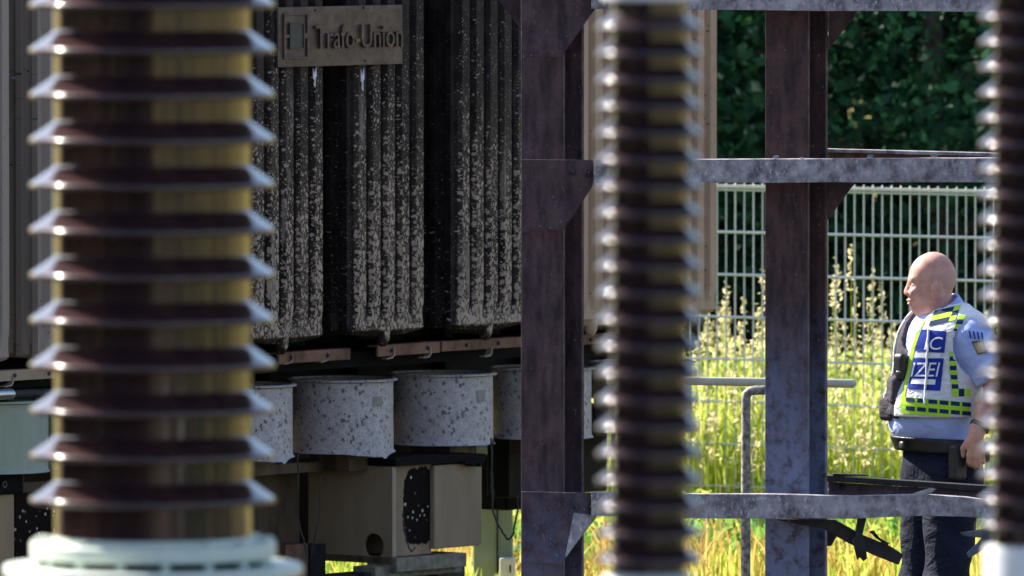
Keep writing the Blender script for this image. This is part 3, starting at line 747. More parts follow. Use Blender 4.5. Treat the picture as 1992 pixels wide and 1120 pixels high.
m = MB(); m.lathe([(93 / s_, zt), (93 / s_, zt + .1)], 48); m.build("end_cap", M['white_cap'], IR, 30)
m = MB(); m.lathe([(88 / s_, -.14), (90 / s_, -.01), (88 / s_, 0), (72 / s_, .004)], 48); m.build("base_cap", M['white_cap'], IR, 30)
m = MB(); m.box(-.07, .07, -.07, .07, -IR.location.z, -.14); m.build("support_column", M['galv'], IR, None, .01)

# ================================================================== RAILS
dh = 43.4
m = MB(); a, b = P(1180, 738, dh), P(1660, 746, dh); dirv = (b - a).normalized()
rr_ = 8.5 / sc(dh)
m.tube([Vector((0, 0, 0)), b - a - dirv * .004, b - a + dirv * .006, b - a + dirv * .011], [rr_, rr_, rr_ * .75, rr_ * .3], 14)
m.tube([dirv * .05 + Vector((0, 0, 0)), dirv * .05 - Vector((0, 0, a.z))], rr_, 12)
o = m.build("pipe_rail", M['pipe_pale'], None, 40); o.location = a; tag(o, "pale horizontal pipe rail with a rounded free end behind the second post", "rail")
M['mottled_pipe'] = plain("peeling_grey_pipe", (.22, .20, .185), .7, var=.7, sc_=55)
d2 = 43.1; a = P(1451, 760, d2); rv = 9.2 / sc(d2)
m = MB(); m.tube([(0, 0, -a.z), (0, 0, -.03), (.004, 0, -.012), (.016, 0, -.001), (.03, 0, .002), (.14, .0, .004)], rv, 14)
o = m.build("pipe_railing", M['mottled_pipe'], None, 40); o.location = a; tag(o, "upright grey pipe with an elbow top and peeling paint beside the second post", "rail")

# ================================================================== FENCE
FA = R(-32); f0 = P(1390, 500, 53.6); f0.z = 0
FE = empty("mesh_fence", f0, FA); tag(FE, "zinc grey double-rod mesh fence behind the police officer", "fence")
def fx(px):
    r = ray(px, 400); nrm = Vector((-math.sin(FA), math.cos(FA), 0)); t = (f0.dot(nrm)) / r.dot(nrm); q = Vector((0, 0, ZC)) + r * t - f0
    return q.x * math.cos(FA) + q.y * math.sin(FA)
posts = [fx(1275) - 2.1, fx(1275), fx(1275) + 2.1, fx(1275) + 4.2]
HT = P(1390, 366, 53.6).z
for i in range(3):
    x0, x1 = posts[i] + .04, posts[i + 1] - .04; m = MB(); nb = int((x1 - x0) / .05)
    for k in range(nb + 1):
        x = x0 + k * .05; m.tube([(x, 0, .04), (x, 0, HT + .03)], .0042, 6)
    for k in range(9):
        z = HT - .005 - k * .2
        if z > .05:
            for yy in (-.0095, .0095): m.tube([(x0 - .02, yy, z), (x1 + .02, yy, z)], .0058, 6)
    m.build("mesh_panel", M['zinc'], FE, 60)
    m = MB(); m.box(x0 - .02, x1 + .02, -.016, .016, HT + .004, HT + .018); m.build("top_rail", M['zinc_sunlit'], FE)
for x in posts:
    m = MB(); m.box(x - .03, x + .03, .018, .058, 0, HT + .06); m.build("fence_post", M['zinc'], FE, None, .004)

# ================================================================== VEGETATION
def leafy(name, c1, c2, trans, c3=None):
    t = NT(name); g = t.n("NewGeometry"); rnd = g.outputs["Random Per Island"]
    col = t.mix(rnd, c1, c2)
    if c3: col = t.mix(t.ss(t.noise(t.coord(), .9, 3), .5, .62), col, c3)
    t.out(col, .6, 0, .15)
    tr = t.n("BsdfTranslucent"); t.put(tr.inputs[0], t.mix(rnd, tuple(min(1, c * 1.7) for c in c1), tuple(min(1, c * 1.7) for c in c2)))
    mx = t.n("MixShader"); mx.inputs[0].default_value = trans
    t.t.links.new(t.b.outputs[0], mx.inputs[1]); t.t.links.new(tr.outputs[0], mx.inputs[2]); t.t.links.new(mx.outputs[0], t.t.nodes["Material Output"].inputs[0])
    return t.m
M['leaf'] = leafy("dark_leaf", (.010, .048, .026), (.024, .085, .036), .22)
M['leaf_shaded'] = leafy("shaded_leaf", (.006, .026, .016), (.012, .042, .022), .12)  # darker copy of the leaf, shade of the wood put into its colour
M['bark'] = plain("tree_bark", (.07, .055, .045), .9, var=.4, bump=.8)
M['grass'] = leafy("meadow_grass", (.24, .33, .04), (.44, .45, .10), .55)
M['straw'] = leafy("dry_seed_head", (.50, .42, .24), (.66, .56, .34), .45)
M['weed'] = leafy("broad_weed_leaf", (.13, .26, .035), (.40, .44, .09), .5)

def quads_obj(name, ctr, nrm_seed, size, mat, parent=None, aspect=.62):
    """one leaf = one folded diamond"""
    N = len(ctr); a = rng.normal(size=(N, 3)); a /= np.linalg.norm(a, axis=1)[:, None]
    b = np.cross(a, rng.normal(size=(N, 3))); b /= np.linalg.norm(b, axis=1)[:, None]; cN = np.cross(a, b)
    s_ = size * (.6 + .8 * rng.random(N))[:, None]
    v = np.stack([ctr - a * s_, ctr + b * s_ * aspect + cN * s_ * .15, ctr + a * s_, ctr - b * s_ * aspect + cN * s_ * .15], 1).reshape(-1, 3)
    f = np.arange(N * 4).reshape(-1, 4)
    me = bpy.data.meshes.new(name); me.vertices.add(len(v)); me.vertices.foreach_set("co", v.ravel())
    me.loops.add(N * 4); me.loops.foreach_set("vertex_index", f.ravel()); me.polygons.add(N); me.polygons.foreach_set("loop_start", np.arange(0, N * 4, 4))
    me.update(calc_edges=True); me.materials.append(mat)
    o = bpy.data.objects.new(name, me); C.objects.link(o)
    if parent: o.parent = parent
    return o
def tree(x, y, h, rad, nleaf, lsize, mat, label, group, zlow=.3, ncl=90):
    root = empty("broadleaf_tree", (x, y, 0)); tag(root, label, "tree", group)
    m = MB(); rnd = random.Random(int(x * 100 + y)); pts = [(rnd.uniform(-.08, .08) * k, rnd.uniform(-.08, .08) * k, h * .8 * k / 5) for k in range(6)]
    m.tube(pts, [.16 * (1 - k / 6.5) * h / 8 for k in range(6)], 10)
    tips = []
    for k in range(12):
        zb = h * rnd.uniform(.06, .7); an = rnd.uniform(0, 6.28); L = rad * rnd.uniform(.6, .95); p0 = Vector((0, 0, zb)); p1 = p0 + Vector((math.cos(an) * L * .5, math.sin(an) * L * .5, L * .25)); p2 = p0 + Vector((math.cos(an) * L, math.sin(an) * L, L * .35))
        m.tube([p0, p1, p2], [.045, .028, .010], 6)
    m.build("trunk", M['bark'], root, 50)
    cl = []
    while len(cl) < ncl:
        q = rng.uniform(-1, 1, 3)
        if (q ** 2).sum() < 1 and (q ** 2).sum() > .12: cl.append((q[0] * rad, q[1] * rad, zlow + (h - zlow) * (.5 + .5 * q[2])))
    cl = np.array(cl); idx = rng.integers(0, ncl, nleaf); rc_ = rad * .24 * (.6 + .8 * rng.random(ncl))
    ctr = cl[idx] + rng.normal(size=(nleaf, 3)) * rc_[idx][:, None] * np.array([.62, .62, .45])
    ctr[:, 2] = np.maximum(ctr[:, 2], .1)
    quads_obj("crown", ctr, 0, lsize, mat, root)
    return root
G1, G2 = "leafy trees at the wood's edge behind the fence", "dark trees deeper in the wood"
fronts = [(-4.2, 62.5), (-1.9, 61.8), (.6, 62.6), (2.4, 61.6), (4.6, 62.2), (6.9, 61.7), (9.3, 62.6)]
for i, (x, y) in enumerate(fronts):
    near = 0 <= x < 5
    tree(x, y, 4.9 + (i * 37 % 10) * .05, 1.75, 15000 if near else 4500, .042 if near else .075, M['leaf'], "green leafy tree at the edge of the wood behind the fence", G1, .25, 110)
for i in range(8):
    x = -6 + i * 2.6; y = 66.5 + (i % 3) * .9
    tree(x, y, 9.0, 2.4, 9000, .085, M['leaf_shaded'], "dark tree deep in the wood behind the edge trees", G2, .1, 110)
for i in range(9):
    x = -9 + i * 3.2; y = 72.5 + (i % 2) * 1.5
    tree(x, y, 11.0, 3.0, 5000, .18, M['leaf_shaded'], "dark tree deep in the wood behind the edge trees", G2, .1, 110)

for i in range(11):
    x = -5 + i * 1.45; y = 63.9 + (i % 2) * .7
    root = empty("undergrowth_shrub", (x, y, 0)); tag(root, "dark low shrub in the shade under the trees behind the fence", "shrub", "shrubs under the trees")
    q = rng.normal(size=(3200, 3)) * np.array([.55, .5, .62]); q[:, 2] = np.abs(q[:, 2]) * 1.15 + .05
    quads_obj("foliage", q, 0, .085, M['leaf_shaded'], root)
    m = MB(); m.tube([(0, 0, 0), (.05, 0, .5), (.1, .05, 1.2)], [.03, .02, .008], 6); m.build("stem", M['bark'], root)
wl_ = []  # unseen leaf mass, added to darken the left insulator's reflections
for k in range(34000):
    a = random.random(); zz = abs(random.gauss(0, 3.0))
    if a < .30: wl_.append((-27 + 17 * random.random() ** 1.5 + random.gauss(0, .9), 0, zz)); wl_[-1] = (wl_[-1][0], 50 - (wl_[-1][0] + 27) * 2.6, zz)
    elif a < .80: wl_.append((-9.5 + random.gauss(0, 1.1), random.uniform(-42, 6), zz * 1.2))
    else: wl_.append((random.uniform(-10, 2), -40 + random.gauss(0, 1.3), zz))
o = quads_obj("reflection_foliage", np.array(wl_), 0, .34, M['leaf_shaded']); tag(o, "unseen leaf mass added at left and rear to darken the insulator reflections", "reflection_foliage", None, "stuff")
sc_l = []  # unseen bushes, added to break the insulators' reflections into streaks
for k in range(17):
    an = R(-62 + k * 10.4 + random.uniform(-3, 3)); dd = random.uniform(13, 30); bx, by = dd * math.sin(an + R(90)), 24 - dd * math.cos(an + R(90)) * 1.0
    if bx < 2.5 or (by > 30): continue
    hh = random.uniform(1.2, 2.9); ww = random.uniform(.5, 1.6)
    for q in range(800): sc_l.append((bx + random.gauss(0, ww), by + random.gauss(0, ww), abs(random.gauss(0, hh * .5))))
o = quads_obj("reflection_bushes", np.array(sc_l), 0, .16, M['leaf']); tag(o, "unseen bushes added beyond the right edge to streak the insulator reflections", "reflection_bushes", None, "stuff")
# grass blades
def blades(name, N, xr_, yr_, hfun, wid, mat, bend=.35):
    x = rng.uniform(*xr_, N); y = rng.uniform(*yr_, N); h = hfun(x, y, N); an = rng.uniform(0, 6.283, N); bd = h * bend * rng.random(N); ba = rng.uniform(0, 6.283, N)
    w = wid * (.6 + .8 * rng.random(N)); dx, dy = np.cos(an) * w, np.sin(an) * w; V = []
    for q, k in ((0, 1), (.35, .9), (.7, .6)):
        cx = x + np.cos(ba) * bd * q ** 2; cy = y + np.sin(ba) * bd * q ** 2; z = h * q
        V += [np.stack([cx - dx * k, cy - dy * k, z], 1), np.stack([cx + dx * k, cy + dy * k, z], 1)]
    V.append(np.stack([x + np.cos(ba) * bd, y + np.sin(ba) * bd, h * .97], 1))
    v = np.stack(V, 1).reshape(-1, 3); b = np.arange(N)[:, None] * 7
    fq = np.concatenate([b + [0, 1, 3, 2], b + [2, 3, 5, 4]], 1).reshape(-1, 4); ft = (b + [4, 5, 6]).reshape(-1, 3)
    me = bpy.data.meshes.new(name); me.from_pydata(v.tolist(), [], fq.tolist() + ft.tolist()); me.materials.append(mat)
    o = bpy.data.objects.new(name, me); C.objects.link(o); o["kind"] = "stuff"; return o
def fence_y(x): return f0.y + (x - f0.x) * math.tan(FA)
def hg(x, y, N):
    dy = y - (f0.y + (x - f0.x) * math.tan(FA))
    pat = .6 + .4 * np.sin(x * 3.1 + 1.3) * np.sin(y * 2.3) 
    return np.where(dy > 0, np.where(dy < 2.5, .95, .7), .30 - .05 * np.clip(-dy, 0, 4)) * (.45 + .55 * rng.random(N)) * (.75 + .35 * pat)
blades("tall_grass", 60000, (-2.2, 5.8), (51.0, 58.3), hg, .008, M['grass'])
blades("grass", 24000, (-3.5, 7), (43, 51.5), lambda x, y, N: .05 + .16 * rng.random(N), .006, M['grass'])
# broad weeds near the fence foot and on the bank
N = 26000
wx_ = rng.uniform(-1.2, 4.6, N); wy = rng.uniform(51.6, 56.5, N)
patch = np.sin(wx_ * 2.7 + wy * 1.1) + np.sin(wx_ * 5.1 - wy * 2.3)
keep = patch > -.5; wx_, wy = wx_[keep], wy[keep]
cz = (.02 + rng.random(len(wx_)) ** 1.2 * np.where(wy > fence_y(wx_), .86, .30))
o = quads_obj("ground_weeds", np.stack([wx_, wy, cz], 1), 0, .024, M['weed']); o["kind"] = "stuff"
M['dry'] = leafy("dry_orange_grass", (.30, .19, .05), (.50, .36, .12), .4)
blades("dry_grass", 7000, (-1.5, 5), (50.2, 53.6), lambda x, y, N: np.where(np.sin(x * 2.1 + 1) + np.sin(y * 2.7 + x) > -.4, .10 + .28 * rng.random(N), .05), .006, M['dry'], .8)
tag(bpy.data.objects["dry_grass"], "dry orange-brown low grass in front of the fence", "grass")
N = 2600; a_ = rng.integers(0, 26, N); cx0 = rng.uniform(-1, 4.6, 26); cy0 = rng.uniform(51.3, 53.2, 26)
o = quads_obj("clover_clumps", np.stack([cx0[a_] + rng.normal(size=N) * .14, cy0[a_] + rng.normal(size=N) * .14, .03 + rng.random(N) * .24], 1), 0, .034, leafy("fresh_clump_leaf", (.05, .17, .03), (.14, .30, .05), .45)); tag(o, "fresh green leaf clumps low in front of the fence", "weeds", None, "stuff")
# seed-head stalks
ctrs = []; m = MB()
def stalk(x, y, h, lean, spread):
    a = random.uniform(0, 6.28); tip = Vector((x + math.cos(a) * lean, y + math.sin(a) * lean, h)); p0 = Vector((x, y, 0)); p1 = Vector((x + math.cos(a) * lean * .3, y + math.sin(a) * lean * .3, h * .55))
    m.tube([p0, p1, tip], [.004, .003, .0015], 4, False)
    L = random.uniform(.16, .34)
    for k in range(int(34 * L / .25)):
        q = random.random(); r_ = spread * (1 - q) * (.4 + .6 * random.random()) + .006; b = random.uniform(0, 6.28)
        pt = p1.lerp(tip, 1 - (1 - q) * L / (h * .45)); ctrs.append((pt.x + math.cos(b) * r_, pt.y + math.sin(b) * r_, pt.z + random.uniform(-.02, .02)))
for k in range(620):
    x = random.uniform(-.8, 4.5); fy = fence_y(x); y = fy + random.choice((random.uniform(.1, 2.6), random.uniform(.1, 2.6), random.uniform(-.5, -.06)))
    stalk(x, y, random.uniform(.80, 1.10) if y > fy else random.uniform(.6, .95), random.uniform(.02, .14), .035)
for px, py in ((1636, 500), (1662, 478), (1725, 545), (1697, 585), (1400, 560), (1458, 590), (1625, 540), (1680, 530), (1480, 525), (1640, 560), (1668, 560), (1412, 600)):
    p = P(px, py, 53.45 - .25); stalk(p.x, fence_y(p.x) + random.uniform(.05, .3), p.z, .05, .03)
o = m.build("grass_stalks", M['grass'], None, 60); o["kind"] = "stuff"
o = quads_obj("grass_seed_heads", np.array(ctrs), 0, .015, M['straw'], None, .4); o["kind"] = "stuff"
for nm, lb, ct in (("tall_grass", "tall sunlit meadow grass behind and around the mesh fence", "grass"), ("grass", "short sparse grass between the frame and the fence", "grass"), ("ground_weeds", "broad-leaved green weeds at the foot of the fence", "weeds"), ("grass_stalks", "thin stems of seeding grass along the fence", "grass"), ("grass_seed_heads", "pale dry seed heads of tall grass along the fence", "grass")):
    tag(bpy.data.objects[nm], lb, ct)

# ================================================================== PERSON (signed-distance modelling, one continuous surface per piece)
def ell(P_, c, r, rot=None):
    q = P_ - np.array(c)
    if rot is not None: q = q @ np.array(Matrix.Rotation(rot[1], 3, rot[0]))     # rotates the ellipsoid
    r = np.array(r); k0 = np.linalg.norm(q / r, axis=1); k1 = np.linalg.norm(q / r ** 2, axis=1) + 1e-9
    return k0 * (k0 - 1) / k1
def cap(P_, a, b, ra, rb):
    a, b = np.array(a, float), np.array(b, float); ab = b - a; h = np.clip(((P_ - a) @ ab) / (ab @ ab), 0, 1)
    return np.linalg.norm(P_ - a - h[:, None] * ab, axis=1) - (ra + (rb - ra) * h)
def rbox(P_, c, s, r=.008, rz=0):
    q = P_ - np.array(c)
    if rz: q = q @ np.array(Matrix.Rotation(rz, 3, 'Z'))
    q = np.abs(q) - (np.array(s) - r); return np.linalg.norm(np.maximum(q, 0), axis=1) + np.minimum(q.max(1), 0) - r
def smin(a, b, k):
    h = np.clip(.5 + .5 * (b - a) / k, 0, 1); return b + (a - b) * h - k * h * (1 - h)
def sU(k, *ds):
    o = ds[0]
    for d in ds[1:]: o = smin(o, d, k)
    return o
def surf(fn, lo, hi, h):
    """surface nets"""
    lo = np.array(lo); n = np.ceil((np.array(hi) - lo) / h).astype(int) + 1
    ax = [lo[i] + h * np.arange(n[i]) for i in range(3)]
    G = np.stack(np.meshgrid(*ax, indexing='ij'), -1).reshape(-1, 3)
    D = np.concatenate([fn(G[i:i + 200000]) for i in range(0, len(G), 200000)]).reshape(n)
    c = [D[i:n[0] - 1 + i, j:n[1] - 1 + j, k:n[2] - 1 + k] for i in (0, 1) for j in (0, 1) for k in (0, 1)]
    off = np.array([(i, j, k) for i in (0, 1) for j in (0, 1) for k in (0, 1)], float)
    st = np.stack(c, -1); ins = st < 0; act = ins.any(-1) & ~ins.all(-1)
    idx = -np.ones(act.shape, int); I = np.argwhere(act); idx[act] = np.arange(len(I)); vals = st[act]
    acc = np.zeros((len(I), 3)); cnt = np.zeros(len(I))
    for a in range(8):
        for b in range(a + 1, 8):
            if np.abs(off[a] - off[b]).sum() == 1:
                va, vb = vals[:, a], vals[:, b]; mk = (va < 0) != (vb < 0); t = np.where(mk, va / np.where(mk, va - vb, 1), 0)
                acc += np.where(mk[:, None], off[a] + (off[b] - off[a]) * t[:, None], 0); cnt += mk
    V = lo + h * (I + acc / cnt[:, None]); F = []
    for d in range(3):
        e1, e2 = [(1, 2), (2, 0), (0, 1)][d]
        sl0 = [slice(None)] * 3; sl1 = [slice(None)] * 3; sl0[d] = slice(0, -1); sl1[d] = slice(1, None)
        A, B = D[tuple(sl0)] < 0, D[tuple(sl1)] < 0
        E = np.argwhere(A != B)
        E = E[(E[:, e1] > 0) & (E[:, e2] > 0) & (E[:, e1] < n[e1] - 1) & (E[:, e2] < n[e2] - 1)]
        u1 = np.eye(3, dtype=int)[e1]; u2 = np.eye(3, dtype=int)[e2]
        q = np.stack([idx[tuple((E - u1 - u2).T)], idx[tuple((E - u2).T)], idx[tuple(E.T)], idx[tuple((E - u1).T)]], 1)
        fl = A[tuple(E.T)]; q = np.where(fl[:, None], q, q[:, ::-1]); F.append(q)
    F = np.concatenate(F); F = F[(F >= 0).all(1)]
    return V, F
def blob(name, fn, lo, hi, h, mat, parent, smooth=2):
    V, F = surf(fn, lo, hi, h); o = mesh_obj(name, V.tolist(), F.tolist(), mat, parent, 'all')
    if smooth:
        s_ = o.modifiers.new("smooth", 'SMOOTH'); s_.factor = .5; s_.iterations = smooth
    return o

PO = empty("person", (P(1832, 1390, 44.0).x, 44.0, 0), R(205))
tag(PO, "balding police officer in pale blue shirt and white checked safety vest facing left", "person")
def skin_mat():
    t = NT("fair_skin"); g = t.coord()
    col = t.mix(t.ss(t.noise(g, 26, 5), .35, .65), (.54, .26, .20), (.66, .37, .30))
    col = t.mix(t.math('MULTIPLY', t.ss(t.noise(g, 300, 3), .5, .7), .35), col, (.42, .19, .15))
    t.b.inputs["Subsurface Weight"].default_value = .12; t.b.inputs["Subsurface Radius"].default_value = (.01, .004, .002)
    t.bump(t.noise(g, 220, 3), .001, .3)
    return t.out(col, .45, 0, .45)
M['skin'] = skin_mat()
def cloth(name, c, var=.1, folds=.6):
    t = NT(name); g = t.coord(); f = t.noise(t.scale(g, (1, 1, 1.6)), 9, 4, .55, .6)
    t.bump(t.math('ADD', t.math('MULTIPLY', f, 1.0), t.math('MULTIPLY', t.noise(g, 260, 2), .05)), .035, folds)
    return t.out(t.mix(t.ss(f, .3, .7), tuple(q * (1 - var) for q in c), tuple(min(1, q * (1 + var)) for q in c)), .85, 0, .2)
M['shirt'] = cloth("pale_blue_shirt", (.40, .49, .86)); M['navy'] = cloth("navy_trousers", (.009, .012, .030), .2, .9)
M['carrier'] = cloth("dark_grey_carrier", (.055, .05, .062), .2); M['vest_white'] = cloth("white_reflective_vest", (.74, .74, .78), .08, .9)
M['hi'] = cloth("hi_vis_yellow_green", (.42, .72, .04), .06, .2); M['vblue'] = cloth("royal_blue_panel", (.015, .04, .32), .08, .2); M['vnavy'] = cloth("navy_check", (.012, .03, .10), .1, .2)
M['letter_white'] = plain("white_lettering", (.75, .76, .8), .5, var=.03); M['belt'] = plain("black_belt_leather", (.014, .013, .016), .45, var=.3)
M['gold'] = plain("gold_badge", (.42, .29, .05), .5, var=.3); M['shoe'] = plain("black_shoe", (.012, .012, .013), .35)

# joints (forward, left, up)
SH, EL, WR = (-.03, .19, 1.475), (-.115, .265, 1.275), (-.005, .285, 1.115)
SHr, ELr, WRr = (-.03, -.19, 1.475), (-.11, -.28, 1.24), (-.06, -.27, 1.03)
HC = np.array((.02, 0, 1.60)); HR = np.array(Matrix.Rotation(R(-18), 3, 'Z'))       # the head turns back towards the profile
def head_d(Q):
    Pq = (Q - HC) @ HR + HC; Pq[:, 0] = (Pq[:, 0] + .05) / .90 - .05
    d = sU(.03, ell(Pq, (.046, 0, 1.703), (.096, .078, .095)), ell(Pq, (.092, 0, 1.652), (.060, .058, .085)), ell(Pq, (.094, 0, 1.712), (.048, .056, .052)), ell(Pq, (.080, 0, 1.608), (.060, .056, .048)))
    d = sU(.022, d, ell(Pq, (.116, 0, 1.585), (.028, .032, .024)), ell(Pq, (.070, 0, 1.572), (.055, .053, .034)))
    d = sU(.012, d, cap(Pq, (.142, .032, 1.693), (.142, -.032, 1.693), .011, .011))                       # brow
    d = np.maximum(d, -ell(Pq, (.154, .031, 1.673), (.016, .016, .009))); d = np.maximum(d, -ell(Pq, (.154, -.031, 1.673), (.016, .016, .009)))
    d = sU(.010, d, cap(Pq, (.151, 0, 1.680), (.164, 0, 1.642), .009, .013), ell(Pq, (.156, .013, 1.638), (.012, .009, .008)), ell(Pq, (.156, -.013, 1.638), (.012, .009, .008)))
    d = sU(.010, d, ell(Pq, (.135, .040, 1.640), (.026, .020, .022)), ell(Pq, (.135, -.040, 1.640), (.026, .020, .022)))
    d = sU(.006, d, ell(Pq, (.153, 0, 1.612), (.012, .024, .006)), ell(Pq, (.150, 0, 1.599), (.012, .021, .007)))
    d = np.maximum(d, -ell(Pq, (.164, 0, 1.6055), (.012, .022, .0025)))
    for s_ in (1, -1):
        e = ell(Pq, (.046, .080 * s_, 1.652), (.026, .018, .037), ('Y', R(-12))); e = np.maximum(e, -ell(Pq, (.052, .098 * s_, 1.654), (.013, .010, .021)))
        d = sU(.006, d, e)
    return d
def hand_d(Q, s_=1, W_=WR):
    w = np.array(W_); ofs = lambda f, l, z: tuple(w + np.array((f, l * s_, z)))
    d = sU(.012, cap(Q, ofs(0, 0, .015), ofs(.006, 0, -.02), .030, .030), ell(Q, ofs(.010, .002, -.055), (.036, .018, .044)))
    k = [(.036, .000, .0), (.016, .004, -.004), (-.004, .005, -.003), (-.022, .003, .003)]
    for i, (f, l, z) in enumerate(k):
        a = ofs(f, l, -.085 + z); L = (.034, .038, .036, .028)[i]
        b = ofs(f - .006, l - .012, -.085 + z - L); c = ofs(f - .022, l - .034, -.085 + z - L - .012); e = ofs(f - .028, l - .045, -.085 + z - L + .010)
        d = smin(d, sU(.003, cap(Q, a, b, .0105, .0095), cap(Q, b, c, .0095, .0088), cap(Q, c, e, .0088, .0078)), .005)
    d = smin(d, sU(.004, cap(Q, ofs(.030, -.008, -.03), ofs(.050, -.022, -.065), .014, .0115), cap(Q, ofs(.050, -.022, -.065), ofs(.044, -.032, -.095), .0115, .009)), .008)
    return d
def torso_d(Q):
    return sU(.06, ell(Q, (.005, 0, 1.39), (.145, .195, .20)), ell(Q, (.045, 0, 1.17), (.165, .185, .19)), ell(Q, (.0, 0, 1.0), (.135, .175, .14)), cap(Q, (-.03, .155, 1.485), (-.03, -.155, 1.485), .066, .066), cap(Q, (-.02, 0, 1.48), (-.01, 0, 1.54), .070, .055))
def body_d(Q):
    d = sU(.03, head_d(Q), cap(Q, (.030, 0, 1.60), (-.015, 0, 1.50), .066, .078))
    tr = sU(.06, ell(Q, (0, 0, 1.36), (.11, .15, .18)), ell(Q, (.02, 0, 1.12), (.11, .14, .18)), ell(Q, (0, 0, .98), (.10, .14, .12)))
    d = smin(d, tr, .05)
    for a, b, c in ((SH, EL, WR), (SHr, ELr, WRr)):
        d = smin(d, sU(.03, cap(Q, a, b, .062, .050), cap(Q, b, tuple(np.array(b) * .5 + np.array(c) * .5), .050, .047), cap(Q, tuple(np.array(b) * .5 + np.array(c) * .5), c, .047, .031)), .03)
    d = smin(d, hand_d(Q), .012); d = smin(d, hand_d(Q, -1, WRr), .012)
    for s_ in (1, -1):
        d = smin(d, sU(.03, cap(Q, (0, .09 * s_, .93), (.02, .10 * s_, .50), .085, .055), cap(Q, (.02, .10 * s_, .50), (-.02, .11 * s_, .09), .055, .04), ell(Q, (.04, .115 * s_, .05), (.11, .04, .04))), .04)
    return d
blob("body", body_d, (-.26, -.40, .0), (.26, .40, 1.82), .0068, M['skin'], PO, 1)
for s_ in (1, -1):
    q = np.array((.122, .030 * s_, 1.672)) - HC; q = q @ HR.T + HC
    m = MB(); m.lathe([(.0001, -.004), (.006, -.003), (.0098, 0), (.006, .003), (.0001, .004)], 14, close=False); e = m.build("eye", M['letter_white'], PO, 180); e.location = q
    q2 = np.array((.130, .0315 * s_, 1.672)) - HC; q2 = q2 @ HR.T + HC
    m = MB(); m.lathe([(.0001, -.003), (.0038, -.002), (.0045, 0), (.0038, .002), (.0001, .003)], 10, close=False); e2 = m.build("iris", M['belt'], PO, 180); e2.location = q2
# cropped hair at the sides and back
def hair_d(Q):
    Pq = (Q - HC) @ HR + HC
    d = head_d(Q) - .0012
    ear = ell(Pq, (.042, .085, 1.652), (.034, .03, .044))
    lim = np.maximum(Pq[:, 0] - .050 - .35 * (1.66 - Pq[:, 2]), np.maximum(Pq[:, 2] - 1.722 - .25 * (.02 - Pq[:, 0]), 1.632 - Pq[:, 2]))
    return np.maximum(np.maximum(d, lim), -ear)
t = NT("cropped_hair"); M['hair'] = t.out(t.mix(t.noise(t.coord(), 300, 3), (.46, .27, .215), (.56, .34, .275)), .7)
blob("hair", hair_d, (-.10, -.12, 1.61), (.14, .12, 1.77), .005, M['hair'], PO, 1)
def sleeve(Q, a, b, c0_=.0):
    bb = np.array(a) + (np.array(b) - np.array(a)) * .98; d = cap(Q, a, tuple(bb), .082, .076)
    ax = (np.array(b) - np.array(a)); L = np.linalg.norm(ax); ax = ax / L
    return np.maximum(d, (Q - np.array(a)) @ ax - L * .80)
def shirt_d(Q):
    d = torso_d(Q)
    d = smin(d, sleeve(Q, SH, EL), .035); d = smin(d, sleeve(Q, SHr, ELr), .035)
    d = np.maximum(d, 1.035 - Q[:, 2])
    d = np.maximum(d, -cap(Q, (.045, 0, 1.70), (.0, 0, 1.53), .068, .058))      # neck opening
    return d + .004 * np.sin(Q[:, 2] * 46 + Q[:, 0] * 17) * (Q[:, 2] < 1.2)
blob("shirt", shirt_d, (-.30, -.44, 1.0), (.32, .44, 1.66), .008, M['shirt'], PO)
def collar_d(Q):
    c = cap(Q, (.030, 0, 1.62), (-.02, 0, 1.50), .078, .108); d = np.maximum(np.abs(c) - .006, -c - .02)
    e = (Q[:, 2] - 1.560) - (-(Q[:, 0] - .0)) * .55
    return np.maximum(np.maximum(d, e - .046), -e - .022)
blob("collar", collar_d, (-.16, -.14, 1.42), (.16, .14, 1.68), .0055, M['shirt'], PO)
def vestshape(Q, t):
    d = torso_d(Q) - t; d = np.maximum(d, 1.166 - Q[:, 2])
    d = np.maximum(d, -cap(Q, (.06, 0, 1.67), (-.008, 0, 1.545), .108, .106))
    d = np.maximum(d, -cap(Q, (.10, 0, 1.62), (.13, .01, 1.47), .098, .055))
    for s_ in (1, -1): d = np.maximum(d, -cap(Q, (-.035, .225 * s_, 1.445), (-.05, .36 * s_, 1.36), .098, .14))
    return d
def vest_d(Q):
    d = vestshape(Q, .030); f = Q[:, 0]; l = Q[:, 1]
    gap = np.where(f > -.02, .045 - l + .30 * np.maximum(Q[:, 2] - 1.50, 0), 9)
    other = np.where(f > -.02, -.11 - l, 9)
    d2 = np.where(f > -.02, np.minimum(np.maximum(d, gap), np.maximum(d, l + .115)), d)
    return d2
blob("plate_carrier", lambda Q: np.maximum(vestshape(Q, .018), 1.145 - Q[:, 2] if False else 1.135 - Q[:, 2]), (-.28, -.34, 1.10), (.32, .34, 1.66), .008, M['carrier'], PO)
V_ = blob("hi_vis_vest", vest_d, (-.30, -.36, 1.12), (.34, .36, 1.66), .007, M['vest_white'], PO)
def trousers_d(Q):
    d = ell(Q, (.0, 0, .98), (.148, .188, .15))
    for s_ in (1, -1):
        k = (.035, .105 * s_, .50); an = (-.02, .115 * s_, .07)
        d = smin(d, sU(.05, cap(Q, (.0, .088 * s_, .92), k, .118, .082), cap(Q, k, an, .082, .072)), .035)
    d = np.maximum(d, Q[:, 2] - 1.065); d = np.maximum(d, .05 - Q[:, 2])
    return d + .004 * np.sin(Q[:, 2] * 30 + Q[:, 1] * 25)
blob("trousers", trousers_d, (-.24, -.28, .03), (.24, .28, 1.12), .010, M['navy'], PO)
